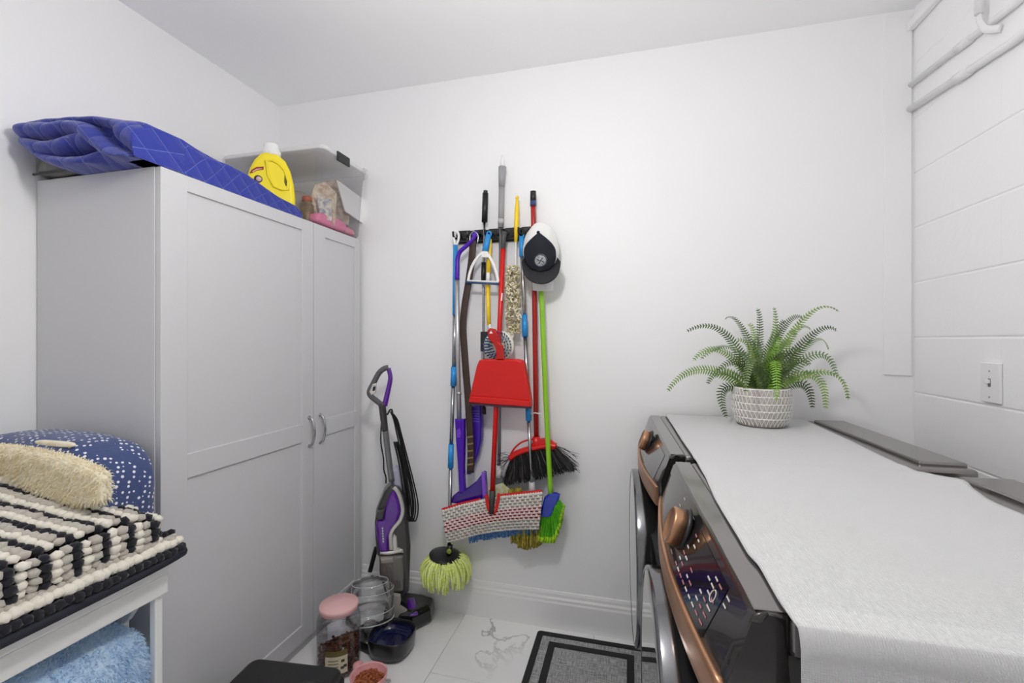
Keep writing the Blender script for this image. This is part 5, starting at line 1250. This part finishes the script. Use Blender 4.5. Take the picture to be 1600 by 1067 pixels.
# 13 lime broom
t = tool('lime_broom', 'lime green broom with a blue head hanging rightmost on the rack', 'broom', 860, 850, 1.94)
lime = mat('lime_tube', '#8CC62A', .3)
P_(t, 'pole', [(843, 372, 1.975), (846, 458, 1.97), (850, 560, 1.96), (856, 690, 1.95), (861, 778, 1.94)], 0, .0112, lime, 12, 3)
plate(t, 'head', [(850, 778), (858, 772), (868, 772), (874, 775), (873, 781), (867, 792), (862, 806), (857, 809), (847, 809), (843, 804)], 1.925, .034, mat('royal_blue_plastic', '#1636B4', .25, coat=.4), .007, 3)
ba = B(); bb = B(); rnd = random.Random(19)
E0 = [(847, 806), (856, 806), (862, 802), (867, 790), (873, 780)]; E1 = [(840, 844), (851, 847), (866, 847), (876, 822), (882, 790)]
for i in range(330):
    f = rnd.random()**.8; a2, b2 = polyat(E0, f), polyat(E1, f)
    a = at(*a2, 1.94+rnd.uniform(-.012, .012)); b = at(b2[0]+rnd.uniform(-1.5, 1.5), b2[1]+rnd.uniform(-2, 2), 1.94+rnd.uniform(-.035, .035)); k = a.lerp(b, .82)
    tube(ba, [a, k], .0020, 4, cap=False); tube(bb, [k, b], [.0020, .0026], 4)
obj('bristles', ba, mat('bristle_green', '#5FBF1A', .5, var=(120, '#49A50F')), t, kind='stuff'); obj('bristle_tips', bb, mat('bristle_lime', '#B5E326', .5), t, kind='stuff')
# 14 baseball cap
t = tool('baseball_cap', 'white and navy baseball cap with a round patch hanging on the rack', 'cap', 846, 455, 1.93)
capw = mat('cap_white', '#E6E6E4', .9, bump=(260, .4, .002)); capn = mat('cap_navy', '#131722', .85, bump=(300, .3, .001)); capv = mat('cap_visor', '#26272A', .85, bump=(300, .4, .001))
cc0 = at(845, 392, 1.955); sx = (at(872, 392, 1.955)-at(845, 392, 1.955)).length; sz = (at(845, 347, 1.955)-at(845, 392, 1.955)).length
def dome(k, s, u0, u1, v0, v1):
    def fn(u, v):
        a = lerp(u0, u1, u); b = lerp(v0, v1, v)     # a sideways, b up over the crown
        p = cc0+Vector((sx*s*math.sin(a)*math.cos(b), -.062*s*math.cos(a)*math.cos(b), sz*s*math.sin(b)))
        p += Vector((.0, .0, .0))+.006*k*noise.noise_vector(p*22)
        p.y = min(p.y, YB-.07); return p
    return fn
bm = B(); grid(bm, dome(1, 1.0, -PI*.62, PI*.62, -1.05, PI/2), 40, 24); obj('mesh_back', bm, capw, t, solid=.002)
# navy front panel: pointed arch lying on the crown
ncen = at(844, 398, 1.9)
def panel(u, v):
    px0 = lerp(363, 424, v); w = 25.5*math.sin(min(1, v/.5)*PI/2)*(1 if v < .6 else math.sqrt(max(0, 1-((v-.6)/.4)**2)))
    px = 842+3*v+w*(u*2-1)*.98
    k = 1-((u*2-1)**2)*.9*(w/26)
    return at(px, px0, 1.906-.036*k*math.sin(PI*(.12+.75*v)))
bm = B(); grid(bm, panel, 22, 20); obj('front_panel', bm, capn, t, solid=.002)
bm = B(); blob(bm, at(841, 363, 1.894), (.007, .007, .007), sub=2); obj('button', bm, capn, t)
def visor(u, v):
    a = lerp(-1.02, 1.02, u); inx, iny = 845+27*math.sin(a*1.25), 394+29*max(0, math.cos(a*1.35))**.75
    ox, oy = 845.5+30.5*math.sin(a*1.5), 392+52*max(0, math.cos(a*1.38))**.62
    px, py = lerp(inx, ox, v), lerp(iny, oy, v)
    return at(px, py, 1.905-.045*math.sin(v*PI*.5)*max(0.15, math.cos(a))+.015*abs(math.sin(a)))
bm = B(); grid(bm, visor, 36, 10); obj('visor', bm, capv, t, solid=.003)
bm = B(); grid(bm, lambda u, v: at(lerp(832, 864, u), lerp(438, 455, v)-6*(u-.5)**2, 1.945-.02*math.sin(PI*u)), 14, 5); obj('back_strap', bm, capw, t, solid=.002)
pz = at(844.5, 407, 1.875); PM2 = frame(pz, (1, 0, .02), (0, -.25, .97)); 
bm = B(); lathe(bm, [(0, .003), (.026, .002), (.0275, .0), (.027, -.006), (0, -.006)], PM2, 36); pa = obj('patch', bm, mat('patch_grey', '#B8BABC', .7, var=(160, '#7A7E84')), t)
bm = B(); tube(bm, [PM2 @ Vector((.0255*math.cos(a), .0255*math.sin(a), .003)) for a in [2*PI*i/32 for i in range(32)]], .0018, 6, closed=True); obj('patch_ring', bm, mat('patch_dark', '#3A3E46', .7), pa)
bm = B(); tube(bm, [PM2 @ Vector((x, y, .0035)) for x, y in [(-.014, .006), (-.002, -.002), (.010, .010)]], .0018, 6); tube(bm, [PM2 @ Vector((x, y, .0035)) for x, y in [(-.008, -.012), (.002, .0), (.014, -.008)]], .0018, 6); obj('patch_emblem', bm, MATS['patch_dark'], pa, kind='stuff')
